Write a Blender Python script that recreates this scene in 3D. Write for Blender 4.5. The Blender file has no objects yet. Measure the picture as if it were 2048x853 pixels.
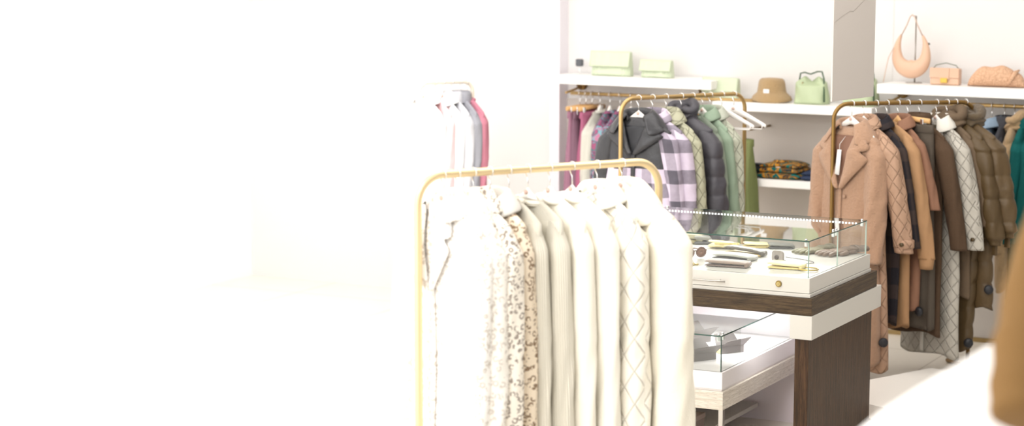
import bpy, bmesh, math, random
from mathutils import Vector, Matrix
PI = math.pi
sin, cos = math.sin, math.cos
S = bpy.context.scene
COL = S.collection
R_ = random.Random(7)

# ------------------------------------------------------------------ camera
F, CX, CY, H = 3900.0, 1432.0, 426.5, 2.25
PITCH = math.atan(506 / F); ROLL = 0.014
fwd = Vector((0, cos(PITCH), -sin(PITCH)))
r0 = Vector((1, 0, 0)); u0 = Vector((0, sin(PITCH), cos(PITCH)))
rt = r0 * cos(ROLL) + u0 * sin(ROLL)
up = u0 * cos(ROLL) - r0 * sin(ROLL)
EYE = Vector((0, 0, H))
cam = bpy.data.cameras.new('camera'); camo = bpy.data.objects.new('camera', cam); COL.objects.link(camo)
M = Matrix((rt, up, -fwd)).transposed().to_4x4(); M.translation = EYE
camo.matrix_world = M
cam.sensor_width = 36; cam.sensor_fit = 'HORIZONTAL'
cam.lens = F / 2048 * 36
cam.shift_x = -(CX - 1024) / 2048
cam.clip_start = 0.05
cam.dof.use_dof = True; cam.dof.focus_distance = 8.75; cam.dof.aperture_fstop = 1.95
S.camera = camo

def ray(px, py):
    return (fwd * F + rt * (px - CX) - up * (py - CY)).normalized()
def atz(px, py, z):
    d = ray(px, py); return EYE + d * ((z - H) / d.z)

TH = math.atan(1670 * cos(PITCH) / F)          # how far the shop is turned from the view
U = Vector((cos(TH), -sin(TH), 0)); V = Vector((sin(TH), cos(TH), 0))

# ------------------------------------------------------------------ materials
def hexc(h):
    h = h.lstrip('#'); c = [int(h[i:i+2], 16) / 255 for i in (0, 2, 4)]
    return tuple((x / 12.92 if x <= .04045 else ((x + .055) / 1.055) ** 2.4) for x in c) + (1,)
class NT:
    def __init__(s, name):
        s.m = bpy.data.materials.new(name); s.m.use_nodes = True
        s.t = s.m.node_tree; s.n = s.t.nodes; s.b = s.n['Principled BSDF']; s.o = s.n['Material Output']
    def node(s, ty, **k):
        n = s.n.new(ty)
        for a, v in k.items():
            if a.startswith('i_'):
                key = a[2:]; key = int(key) if key.isdigit() else key.replace('_', ' ')
                if isinstance(v, bpy.types.NodeSocket): s.t.links.new(v, n.inputs[key])
                else: n.inputs[key].default_value = v
            else: setattr(n, a, v)
        return n
    def math(s, op, a, b=None, c=None):
        k = {'i_0': a}
        if b is not None: k['i_1'] = b
        if c is not None: k['i_2'] = c
        return s.node('ShaderNodeMath', operation=op, **k).outputs[0]
    def link(s, a, b): s.t.links.new(a, b)
    def mix(s, f, a, b):
        n = s.node('ShaderNodeMix', data_type='RGBA')
        for i, v in ((0, f), (6, a), (7, b)):
            if isinstance(v, bpy.types.NodeSocket): s.link(v, n.inputs[i])
            else: n.inputs[i].default_value = v
        return n.outputs[2]
    def bump(s, h, dist, strength=1.0):
        n = s.node('ShaderNodeBump', i_Strength=strength, i_Distance=dist, i_Height=h)
        s.link(n.outputs[0], s.b.inputs['Normal'])
MATS = {}
def plain(name, hx, rough=.6, metal=0, noise=0, scale=60, var=.0, sheen=0):
    if name in MATS: return MATS[name]
    t = NT(name); c = hexc(hx)
    t.b.inputs['Base Color'].default_value = c
    t.b.inputs['Roughness'].default_value = rough; t.b.inputs['Metallic'].default_value = metal
    if rough > .75: t.b.inputs['Specular IOR Level'].default_value = .2
    tc = t.node('ShaderNodeTexCoord').outputs['Object']
    if noise or var:
        nz = t.node('ShaderNodeTexNoise', i_Vector=tc, i_Scale=scale, i_Detail=3.0)
        if noise: t.bump(nz.outputs[0], noise)
        if var:
            dk = tuple(x * (1 - var) for x in c[:3]) + (1,); lt = tuple(min(1, x * (1 + var * .5)) for x in c[:3]) + (1,)
            t.link(t.mix(nz.outputs[0], dk, lt), t.b.inputs['Base Color'])
    MATS[name] = t.m; return t.m
def cloth(name, hx, kind='wool', p=.075, rough=.85):
    """kind: wool / teddy / knit / quilt / smooth / plaid / leopard / floral"""
    if name in MATS: return MATS[name]
    t = NT(name); c = hexc(hx)
    if min(c[:3]) < .55: c = (c[0]*.72, c[1]*.72, c[2]*.72, 1)
    t.b.inputs['Base Color'].default_value = c
    t.b.inputs['Roughness'].default_value = rough; t.b.inputs['Specular IOR Level'].default_value = .25
    tcn = t.node('ShaderNodeTexCoord'); tc = tcn.outputs['Object']
    sep = t.node('ShaderNodeSeparateXYZ', i_0=tcn.outputs['UV']); u, v = sep.outputs[0], sep.outputs[1]
    if kind == 'quilt':
        a = t.math('ABSOLUTE', t.math('SINE', t.math('MULTIPLY', t.math('ADD', t.math('MULTIPLY', u, 1.25), v), PI / p)))
        b = t.math('ABSOLUTE', t.math('SINE', t.math('MULTIPLY', t.math('SUBTRACT', t.math('MULTIPLY', u, 1.25), v), PI / p)))
        h = t.math('POWER', t.math('MINIMUM', a, b), .55)
        nz = t.node('ShaderNodeTexNoise', i_Vector=tc, i_Scale=14.0, i_Detail=3.0).outputs[0]
        t.bump(t.math('ADD', t.math('MINIMUM', 1.0, t.math('MULTIPLY', h, 1.9)), t.math('MULTIPLY', nz, 1.1)), .0055)
        dk = tuple(x * .93 for x in c[:3]) + (1,)
        t.link(t.mix(t.math('MINIMUM', 1.0, t.math('MULTIPLY', h, 3.2)), dk, c), t.b.inputs['Base Color'])
    elif kind == 'teddy':
        nz = t.node('ShaderNodeTexNoise', i_Vector=tc, i_Scale=70.0, i_Detail=5.0, i_Roughness=.7).outputs[0]
        t.bump(nz, .012)
        t.link(t.mix(nz, tuple(x * .82 for x in c[:3]) + (1,), tuple(min(1, x * 1.12) for x in c[:3]) + (1,)), t.b.inputs['Base Color'])
        t.b.inputs['Sheen Weight'].default_value = .25
    elif kind == 'knit':
        a = t.math('SINE', t.math('MULTIPLY', u, 2 * PI / .008))
        t.bump(a, .002)
    elif kind == 'plaid':
        q = t.math('FRACT', t.math('MULTIPLY', v, 1 / .17)); w = t.math('FRACT', t.math('MULTIPLY', u, 1 / .15))
        bv = t.math('GREATER_THAN', q, .55); bu = t.math('GREATER_THAN', w, .62)
        dkc = hexc('#5c5862') if p < .1 else hexc('#3f3430')
        k = t.math('MULTIPLY', t.math('ADD', bv, t.math('MULTIPLY', bu, .7)), .62)
        nz = t.node('ShaderNodeTexNoise', i_Vector=tc, i_Scale=50.0).outputs[0]
        k = t.math('MINIMUM', 1.0, t.math('ADD', k, t.math('MULTIPLY', nz, .2)))
        t.link(t.mix(k, c, dkc), t.b.inputs['Base Color'])
    elif kind == 'leopard':
        vo = t.node('ShaderNodeTexVoronoi', i_Vector=tc, i_Scale=46.0, i_Randomness=1.0)
        d = vo.outputs['Distance']
        ring = t.math('MULTIPLY', t.math('GREATER_THAN', d, .26), t.math('LESS_THAN', d, .50))
        nz = t.node('ShaderNodeTexNoise', i_Vector=tc, i_Scale=60.0).outputs[0]
        ring = t.math('MULTIPLY', ring, t.math('GREATER_THAN', nz, .46))
        spot = hexc({0: '#9a8f86', 1: '#d3cbc2', 2: '#8d7660'}[int(p)])
        t.link(t.mix(ring, c, spot), t.b.inputs['Base Color'])
    elif kind == 'floral':
        vo = t.node('ShaderNodeTexVoronoi', i_Vector=tc, i_Scale=16.0)
        ra = t.node('ShaderNodeValToRGB', i_0=t.node('ShaderNodeTexNoise', i_Vector=tc, i_Scale=11.0, i_Distortion=2.2).outputs[0])
        e = ra.color_ramp; e.interpolation = 'CONSTANT'
        cols = {0: ['#43757a', '#9a5575', '#5d5066', '#7aa7b0', '#b47592'], 1: ['#0d5a57', '#c98a2e', '#1f2f33', '#8a5a1e', '#0f6a66']}[int(p)]
        e.elements[0].color = hexc(cols[0]); e.elements[1].position = .42; e.elements[1].color = hexc(cols[1])
        for pos, cc in ((.50, cols[2]), (.56, cols[3]), (.62, cols[4])):
            k = e.elements.new(pos); k.color = hexc(cc)
        t.link(ra.outputs[0], t.b.inputs['Base Color'])
    else:
        sc = 140.0 if kind == 'wool' else 9.0
        nz = t.node('ShaderNodeTexNoise', i_Vector=tc, i_Scale=sc, i_Detail=4.0).outputs[0]
        t.bump(nz, .003 if kind == 'wool' else .012)
        if kind == 'smooth': t.b.inputs['Specular IOR Level'].default_value = .4
    MATS[name] = t.m; return t.m
def wood(name, c1, c2, axis=0, rough=.42):
    t = NT(name); tcn = t.node('ShaderNodeTexCoord'); tc = tcn.outputs['Object']
    if axis == 0:               # grain runs along the end faces too
        sp = t.node('ShaderNodeSeparateXYZ', i_0=tc); sn = t.node('ShaderNodeSeparateXYZ', i_0=tcn.outputs['Normal'])
        sw_ = t.node('ShaderNodeCombineXYZ', i_0=sp.outputs[1], i_1=sp.outputs[0], i_2=sp.outputs[2])
        k_ = t.math('GREATER_THAN', t.math('ABSOLUTE', sn.outputs[0]), .5)
        mv = t.node('ShaderNodeMix', data_type='VECTOR'); t.link(k_, mv.inputs[0]); t.link(tc, mv.inputs[4]); t.link(sw_.outputs[0], mv.inputs[5]); tc = mv.outputs[1]
    sc = [3, 60, 60] if axis == 0 else ([60, 3, 60] if axis == 1 else [60, 60, 3])
    mp = t.node('ShaderNodeMapping', i_Vector=tc, i_Scale=Vector(sc))
    nz = t.node('ShaderNodeTexNoise', i_Vector=mp.outputs[0], i_Scale=1.6, i_Detail=6.0, i_Roughness=.65, i_Distortion=.6).outputs[0]
    mp2 = t.node('ShaderNodeMapping', i_Vector=tc, i_Scale=Vector([s * 3 for s in sc]))
    pore = t.node('ShaderNodeTexNoise', i_Vector=mp2.outputs[0], i_Scale=3.0, i_Detail=2.0).outputs[0]
    k = t.math('MULTIPLY_ADD', t.math('SUBTRACT', nz, .36), 3.2, 0.0)
    col = t.mix(t.math('MINIMUM', 1.0, t.math('MAXIMUM', 0.0, k)), hexc(c1), hexc(c2))
    dk = tuple(x * .6 for x in hexc(c1)[:3]) + (1,)
    col = t.mix(t.math('MULTIPLY', t.math('GREATER_THAN', pore, .58), .55), col, dk)
    t.link(col, t.b.inputs['Base Color']); t.b.inputs['Roughness'].default_value = rough; t.b.inputs['Specular IOR Level'].default_value = .3
    t.bump(pore, .0008)
    MATS[name] = t.m; return t.m
def emit(name, hx, st):
    t = NT(name); e = t.node('ShaderNodeEmission', i_Color=hexc(hx), i_Strength=st); t.link(e.outputs[0], t.o.inputs[0])
    MATS[name] = t.m; return t.m
def glass_mat():
    t = NT('clear_glass')
    tr = t.node('ShaderNodeBsdfTransparent', i_Color=(.975, .99, .982, 1)); gl = t.node('ShaderNodeBsdfGlossy', i_Roughness=0.0)
    fr = t.node('ShaderNodeFresnel', i_IOR=1.5); ge = t.node('ShaderNodeNewGeometry')
    f = t.math('MULTIPLY', t.math('MULTIPLY', fr.outputs[0], 1.6), t.math('SUBTRACT', 1.0, ge.outputs['Backfacing']))
    mx = t.node('ShaderNodeMixShader', i_0=t.math('MINIMUM', 1.0, f)); t.link(tr.outputs[0], mx.inputs[1]); t.link(gl.outputs[0], mx.inputs[2])
    t.link(mx.outputs[0], t.o.inputs[0]); return t.m
GLASS = glass_mat()
GEDGE = plain('green_glass_edge', '#24493f', .15)
PEDGE = plain('pale_glass_edge', '#b9cfc6', .15)
ACRYL = plain('clear_bracket', '#e8ecea', .08, .3)
WHITE = plain('white_lacquer', '#ccc9c2', .28)
WHITE3 = plain('bright_white_lacquer', '#e9e4e3', .3)
WHITE2 = plain('white_shelf_board', '#f4f2ef', .45)
LILAC = plain('pale_lilac_panel', '#f1e7ec', .4)
DARKW = wood('dark_oak', '#2a1f12', '#5a4730', 0, .45)
DARKV = wood('dark_oak_upright', '#2c1d10', '#553b25', 2, .5)
LIGHTW = wood('bleached_oak', '#c9bfb0', '#e6dfd4', 0)
BRASS = plain('aged_brass', '#8b6d3e', .38, .8)
BRASS2 = plain('satin_gold', '#bd9f6c', .4, .75)
CHAMP = plain('champagne_gold', '#ead3a6', .4, .6)
PALEG = plain('pale_champagne', '#f3ead9', .4, .4)
CHROME = plain('chrome', '#e6e6e6', .12, 1)
STEEL = plain('brushed_steel', '#b9b4ae', .3, .9)
HWHITE = plain('white_hanger_plastic', '#efece8', .35)
HWOOD = plain('pale_wood_hanger', '#d9ab72', .5, noise=.0005)
BLACK = plain('black_plastic', '#1d1e24', .45)
PAPER = plain('white_paper', '#f3f2ef', .7)
EMB = plain('pale_pink_emblem', '#d9b9ac', .5)

# ------------------------------------------------------------------ mesh helpers
class MB:
    def __init__(s): s.v = []; s.f = []; s.uv = []; s.mi = []
    def grid(s, rows, closed=True, cap0=None, cap1=None, uvs=None, mi=0):
        b = len(s.v); n = len(rows[0]); m = len(rows)
        for r in rows: s.v += [tuple(p) for p in r]
        # uv by arc length
        vl = [0.0]
        for i in range(1, m):
            a, c = rows[i-1][0], rows[i][0]
            vl.append(vl[-1] + max(1e-4, (Vector(a) - Vector(c)).length))
        ul = [0.0]
        ref = rows[m // 2]
        for j in range(1, n + 1): ul.append(ul[-1] + (Vector(ref[j % n]) - Vector(ref[j-1])).length)
        for i in range(m - 1):
            for j in range(n if closed else n - 1):
                k = (j + 1) % n
                s.f.append((b + i*n + j, b + i*n + k, b + (i+1)*n + k, b + (i+1)*n + j)); s.mi.append(mi)
                s.uv.append([(ul[j], vl[i]), (ul[j+1], vl[i]), (ul[j+1], vl[i+1]), (ul[j], vl[i+1])])
        for cap, i in ((cap0, 0), (cap1, m - 1)):
            if cap is None: continue
            ring = rows[i]; c = sum((Vector(p) for p in ring), Vector()) / n + Vector(cap)
            ci = len(s.v); s.v.append(tuple(c))
            for j in range(n):
                k = (j + 1) % n; q = (b + i*n + j, b + i*n + k, ci) if i else (b + i*n + k, b + i*n + j, ci)
                s.f.append(q); s.uv.append([(ul[j], vl[i]), (ul[j+1], vl[i]), (ul[j], vl[i] + .02)]); s.mi.append(mi)
    def tube(s, pts, r, seg=10, sx=1.0, cap=True, mi=0, refn=None):
        pts = [Vector(p) for p in pts]; n = len(pts)
        rr = r if isinstance(r, (list, tuple)) else [r] * n
        rows = []; prev = Vector(refn) if refn else None
        for i, p in enumerate(pts):
            t = (pts[min(i+1, n-1)] - pts[max(i-1, 0)]).normalized()
            if prev is None: prev = Vector((0, 0, 1)) if abs(t.z) < .9 else Vector((1, 0, 0))
            a = (prev - t * prev.dot(t)).normalized(); b = t.cross(a); prev = a
            rows.append([p + (a * cos(2*PI*j/seg) + b * sin(2*PI*j/seg) * sx) * rr[i] for j in range(seg)])
        s.grid(rows, True, (0, 0, 0) if cap else None, (0, 0, 0) if cap else None, mi=mi)
    def box(s, x0, x1, y0, y1, z0, z1, mi=0):
        b = len(s.v)
        s.v += [(x, y, z) for z in (z0, z1) for y in (y0, y1) for x in (x0, x1)]
        for q in ((0,2,3,1), (4,5,7,6), (0,1,5,4), (2,6,7,3), (0,4,6,2), (1,3,7,5)):
            s.f.append(tuple(b + k for k in q)); s.mi.append(mi)
            ps = [Vector(s.v[b+k]) for k in q]; e = (ps[1]-ps[0]).length; g = (ps[2]-ps[1]).length
            s.uv.append([(0, 0), (e, 0), (e, g), (0, g)])
    def sphere(s, c, r, nu=16, nv=10, fn=None, mi=0):
        rows = []
        for i in range(1, nv):
            a = PI * i / nv
            rows.append([Vector(c) + Vector((r[0]*sin(a)*cos(2*PI*j/nu), r[1]*sin(a)*sin(2*PI*j/nu), r[2]*cos(a))) for j in range(nu)])
        if fn: rows = [[fn(p) for p in q] for q in rows]
        s.grid([list(reversed(q)) for q in rows], True, (0, 0, r[2]*.12), (0, 0, -r[2]*.12), mi=mi)
    def lathe(s, prof, seg=24, c=(0, 0, 0), mi=0):
        rows = [[Vector(c) + Vector((r*cos(-2*PI*j/seg), r*sin(-2*PI*j/seg), z)) for j in range(seg)] for r, z in prof]
        s.grid(rows, True, (0, 0, 0), (0, 0, 0), mi=mi)
    def xf(s, m):
        s.v = [tuple(m @ Vector(p)) for p in s.v]; return s
    def build(s, name, mats, parent=None, smooth=True, bevel=0, loc=None, rotz=None, fix=True, solid=0, sub=0):
        me = bpy.data.meshes.new(name); me.from_pydata(s.v, [], s.f)
        uvl = me.uv_layers.new(name='UVMap'); k = 0
        for fi, uv in enumerate(s.uv):
            for c in uv: uvl.data[k].uv = c; k += 1
        mats = mats if isinstance(mats, (list, tuple)) else [mats]
        for m in mats: me.materials.append(m)
        for p, mi in zip(me.polygons, s.mi): p.material_index = mi; p.use_smooth = smooth
        if fix:
            bm = bmesh.new(); bm.from_mesh(me); bmesh.ops.recalc_face_normals(bm, faces=bm.faces); bm.to_mesh(me); bm.free()
        o = bpy.data.objects.new(name, me); COL.objects.link(o)
        if parent: o.parent = parent
        if loc is not None: o.location = loc
        if rotz is not None: o.rotation_euler = (0, 0, rotz)
        if bevel:
            md = o.modifiers.new('bevel', 'BEVEL'); md.width = bevel; md.segments = 2; md.limit_method = 'ANGLE'
        if solid:
            md = o.modifiers.new('solid', 'SOLIDIFY'); md.thickness = solid; md.offset = 0
        if sub:
            md = o.modifiers.new('sub', 'SUBSURF'); md.levels = sub; md.render_levels = sub
        return o
def thing(name, label, cat, loc=(0,0,0), rotz=0, group=None):
    o = bpy.data.objects.new(name, None); COL.objects.link(o); o.location = loc; o.rotation_euler = (0, 0, rotz)
    o.empty_display_size = .1
    return tagit(o, label, cat, group)
def tagit(o, label, cat, group=None):
    o['label'] = label; o['category'] = cat
    if group: o['group'] = group
    return o
def struct(o): o['kind'] = 'structure'; return o
def boxo(name, m, d, parent=None, bevel=.002, **k):
    b = MB(); b.box(*d); return b.build(name, m, parent, smooth=False, bevel=bevel, **k)
def lerp(a, b, t): return a + (b - a) * t
def clamp(x, a=0., b=1.): return max(a, min(b, x))

# ------------------------------------------------------------------ room
WP = atz(1790, 668, 0)                         # foot of the back wall
WL = Vector((WP.x, WP.y, 0))
def wall2w(x, y, z): return WL + U * x + V * y + Vector((0, 0, z))
def wallpt(px, py, yo):
    """point seen at a pixel on the vertical plane standing yo from the back wall -> (x, z) along the wall"""
    d = ray(px, py); q = WL + V * yo
    t = (q - EYE).dot(V) / d.dot(V); p = EYE + d * t
    return (p - WL).dot(U), p.z
XL = wallpt(500, 300, 0)[0]; XR = 5.0
def tile_mat():
    t = NT('cream_floor_tile'); tc = t.node('ShaderNodeTexCoord').outputs['Object']
    sp = t.node('ShaderNodeSeparateXYZ', i_0=tc)
    def line(a):
        f = t.math('ABSOLUTE', t.math('SUBTRACT', t.math('FRACT', t.math('MULTIPLY', a, 1/.9)), .5))
        return t.math('LESS_THAN', f, .0035)
    k = t.math('MAXIMUM', line(sp.outputs[0]), line(sp.outputs[1]))
    nz = t.node('ShaderNodeTexNoise', i_Vector=tc, i_Scale=2.0, i_Detail=5.0).outputs[0]
    base = t.mix(nz, hexc('#eee7da'), hexc('#f5efe4'))
    t.link(t.mix(k, base, hexc('#b9ae9e')), t.b.inputs['Base Color']); t.b.inputs['Roughness'].default_value = .28
    return t.m
fl = boxo('floor', tile_mat(), (XL-.2, XR, -14, .2, -.1, 0), bevel=0, loc=WL, rotz=-TH); struct(fl)
WALL = plain('white_wall_paint', '#dedbd9', .7, noise=.0006, scale=40)
WALL_SHADE = plain('wall_shade_under_shelves', '#cbc3bb', .7, noise=.0006, scale=40)  # wall colour greyed to carry the shade under the shelves
w = MB(); w.box(XL-.2, XR, 0, .15, 0, 3.4)
struct(w.build('wall_back', WALL, None, False, loc=WL, rotz=-TH))
w = MB(); w.box(XL-.2, XL, -14, 0, 0, 3.4)
struct(w.build('wall_left', plain('bright_white_wall', '#fbfafa', .6), None, False, loc=WL, rotz=-TH))
w = MB(); w.box(XL-.2, XR, -14, .2, 3.4, 3.5)
struct(w.build('ceiling', plain('white_ceiling', '#f4f4f4', .8), None, False, loc=WL, rotz=-TH))
xs = wallpt(1133, 200, -.02)[0]
b = MB(); b.box(xs-.07, xs, -.12, 0, 0, 3.4)
struct(b.build('trim_1', plain('lilac_white_upright', '#e9e4ea', .5), None, False, loc=WL, rotz=-TH))
xs2 = wallpt(1787, 60, 0)[0]
for k, x in enumerate((xs2,)):
    b = MB(); b.box(x-.0015, x+.0015, -.002, .0, 1.5, 3.4); struct(b.build('trim_2', plain('seam_grey', '#d6d1ce', .8), None, False, loc=WL, rotz=-TH))
b = MB(); b.box(xs, XR, -.03, 0, .0, .026); struct(b.build('baseboard_back', plain('brass_brown_plinth', '#9b8151', .4, .3), None, False, loc=WL, rotz=-TH))
# lower wall sheet, the shade below the shelves put into its grey
b = MB(); b.box(xs, XR, -.012, 0, .026, wallpt(1570, 225, -.33)[1]); struct(b.build('trim_shade', WALL_SHADE, None, False, loc=WL, rotz=-TH))

def shelf(label, pxl, pxr, ytop, ybot, pref, depth=.33):
    xl = wallpt(pxl, ytop, -depth)[0]; xr = wallpt(pxr, ytop, -depth)[0]
    zt = wallpt(pref, ytop, -depth)[1]; zb = wallpt(pref, ybot, -depth)[1]
    o = boxo('wall_shelf', WHITE2, (0, xr-xl, -depth, 0, -(zt-zb), 0), bevel=.003, loc=wall2w(xl, -.012, zt), rotz=-TH)
    tagit(o, label, 'shelf'); return zt
ZL = shelf('white wall shelf at upper left with two pale green clutch bags on it', 1106, 1424, 150, 167, 1112)
ZM = shelf('white wall shelf in the middle carrying the straw coloured bucket hat', 1426, 1745, 206, 223, 1500)
ZR = shelf('white wall shelf at upper right under the tan crescent handbag', 1755, 2150, 168, 187, 1760)
ZF = shelf('low white wall shelf with folded patterned sweaters on it', 1400, 1760, 361, 376, 1565)

# ------------------------------------------------------------------ wall rails
def wall_rail(label, x0, x1, z, brk, m):
    t = thing('wall_rail', label, 'clothes rail', wall2w(x0, -.25, z), -TH)
    b = MB(); b.tube([(0,0,0), ((x1-x0)/2,0,0), (x1-x0,0,0)], .0115, 12); b.build('rail_bar', m, t)
    for bx in brk:
        b = MB(); b.tube([(bx-x0, .006, .0), (bx-x0, .12, .012), (bx-x0, .235, .03)], .008, 8); b.build('bracket', m, t)
        b = MB(); b.tube([(bx-x0, .222, .04), (bx-x0, .238, .04)], .036, 20, refn=(0,0,1)); b.build('rosette', BRASS, t)
    return t
xa, za = wallpt(1142, 186, -.25); xb, _ = wallpt(1520, 196, -.25)
ZWL = za
k1 = wallpt(1164, 182, -.02)[0]; k2 = wallpt(1408, 188, -.02)[0]
wall_rail('brass rail under the upper left shelf holding plum trousers and blouses', xa, xb, za, (k1, k2), BRASS2)
xa2, za2 = wallpt(1775, 208, -.25); ZWR = za2 = wallpt(2000, 212, -.25)[1]
k3 = wallpt(1806, 203, -.02)[0]
wall_rail('brass rail under the upper right shelf holding the teal coat', xa2, xa2+2.0, za2, (k3, k3+1.2), BRASS2)

# ------------------------------------------------------------------ racks
RACKS = {}
def rack(label, px0, py0, px1, py1, m, rad=.09, r=.0115, z=1.5, ext=(0, 0)):
    a = atz(px0, py0, z); c = atz(px1, py1, z); d = (c - a); d.z = 0; Lx = d.length + ext[0] + ext[1]; d.normalize()
    a = a - d * ext[0]
    rz = math.atan2(d.y, d.x)
    t = thing('garment_rack', label, 'clothes rack', (a.x, a.y, 0), rz)
    pts = [(0, 0, .03), (0, 0, .7), (0, 0, z-rad)]
    for k in range(1, 9): q = PI/2*k/8; pts.append((rad-rad*cos(q), 0, z-rad+rad*sin(q)))
    for k in range(1, 8): pts.append((lerp(rad, Lx-rad, k/8), 0, z))
    for k in range(0, 9): q = PI/2*k/8; pts.append((Lx-rad+rad*sin(q), 0, z-rad+rad*cos(q)))
    pts += [(Lx, 0, .7), (Lx, 0, .03)]
    b = MB(); b.tube(pts, r, 14, refn=(0, 1, 0)); b.build('rail_frame', m, t)
    for x in (0, Lx):
        b = MB(); b.tube([(x, -.24, .012), (x, 0, .016), (x, .24, .012)], .012, 10); b.build('foot', m, t)
    return dict(a=a, d=d, L=Lx, z=z, t=t)
def on_rack(rk, px):
    """point on the rail seen in pixel column px"""
    d = ray(px, 260); n = Vector((d.y, -d.x, 0)); q = (-(rk['a'] - EYE).dot(n)) / rk['d'].dot(n)
    return rk['a'] + rk['d'] * q
RK1 = rack('pale gold clothes rack in front holding the row of cream coats', 835, 352, 1318, 322, CHAMP, rad=.10, r=.0145)
RK2 = rack('brass clothes rack behind the glass case holding black leather and sage jackets', 1242, 198, 1490, 187, BRASS2, rad=.085)
RK3 = rack('dark brass clothes rack at right holding pink to olive coats', 1668, 208, 1951, 204, BRASS, rad=.085)
RK0 = rack('pale gold clothes rack at far left holding white and crimson clothes', 838, 166, 945, 163, PALEG, rad=.06, ext=(.0, 0))

# ------------------------------------------------------------------ hangers
NH = [0]
def hook_part(t):
    pts = []
    for k in range(0, 13):
        q = lerp(-.35*PI, PI*1.02, k/12); pts.append((-.017*cos(q)*-1 - .0, 0, .0 + .0165*sin(q)))
    pts = [(.017*cos(q), 0, .0165*sin(q)) for q in [lerp(-.3*PI, PI*.98, k/12) for k in range(13)]]
    pts += [(-.016, 0, -.012), (-.008, 0, -.026), (0, 0, -.038), (0, 0, -.075)]
    b = MB(); b.tube(pts, .0023, 8, refn=(0, 1, 0)); b.build('hook', CHROME, t)
def hanger(kind, label, group, loc, rot, hw=.2, drop=.0):
    t = thing('clothes_hanger', label, 'hanger', loc, rot, group)
    hook_part(t)
    if kind in ('white', 'wood'):
        m = HWHITE if kind == 'white' else HWOOD
        n = 16; rows = []
        for i in range(-n, n+1):
            s = i/n; x = hw*s; zc = -.088 - .085*abs(s)**1.1
            hz = lerp(.022, .010, abs(s)**.7) if abs(s) > .05 else .024; yy = .009 - .003*abs(s)
            yo = -.002*abs(s)**2
            rows.append([Vector((x, yo + yy*cos(q), zc + hz*sin(q))) for q in [2*PI*j/12 for j in range(12)]])
        b = MB(); b.grid(rows, True, (-.006, 0, 0), (.006, 0, 0)); b.build('shoulder_bar', m, t)
        b = MB(); b.tube([(-hw*.92, -.008, -.168), (-hw*.9, -.008, -.19), (0, -.006, -.194), (hw*.9, -.008, -.19), (hw*.92, -.008, -.168)], .004, 8); b.build('trouser_bar', m, t)
        if kind == 'white':
            b = MB(); b.tube([(0, -.0085, -.082), (0, -.0115, -.082)], .009, 14, refn=(0,0,1)); b.build('emblem', EMB, t)
    else:
        b = MB(); b.tube([(-.17, 0, -.088), (0, 0, -.083), (.17, 0, -.088)], .014, 10, sx=.45); b.build('crossbar', HWOOD, t)
        for sx in (-1, 1):
            b = MB(); b.box(sx*.12-.012, sx*.12+.012, -.014, .014, -.125, -.078); b.build('clip', CHROME, t, False, bevel=.003)
    return t

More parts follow.
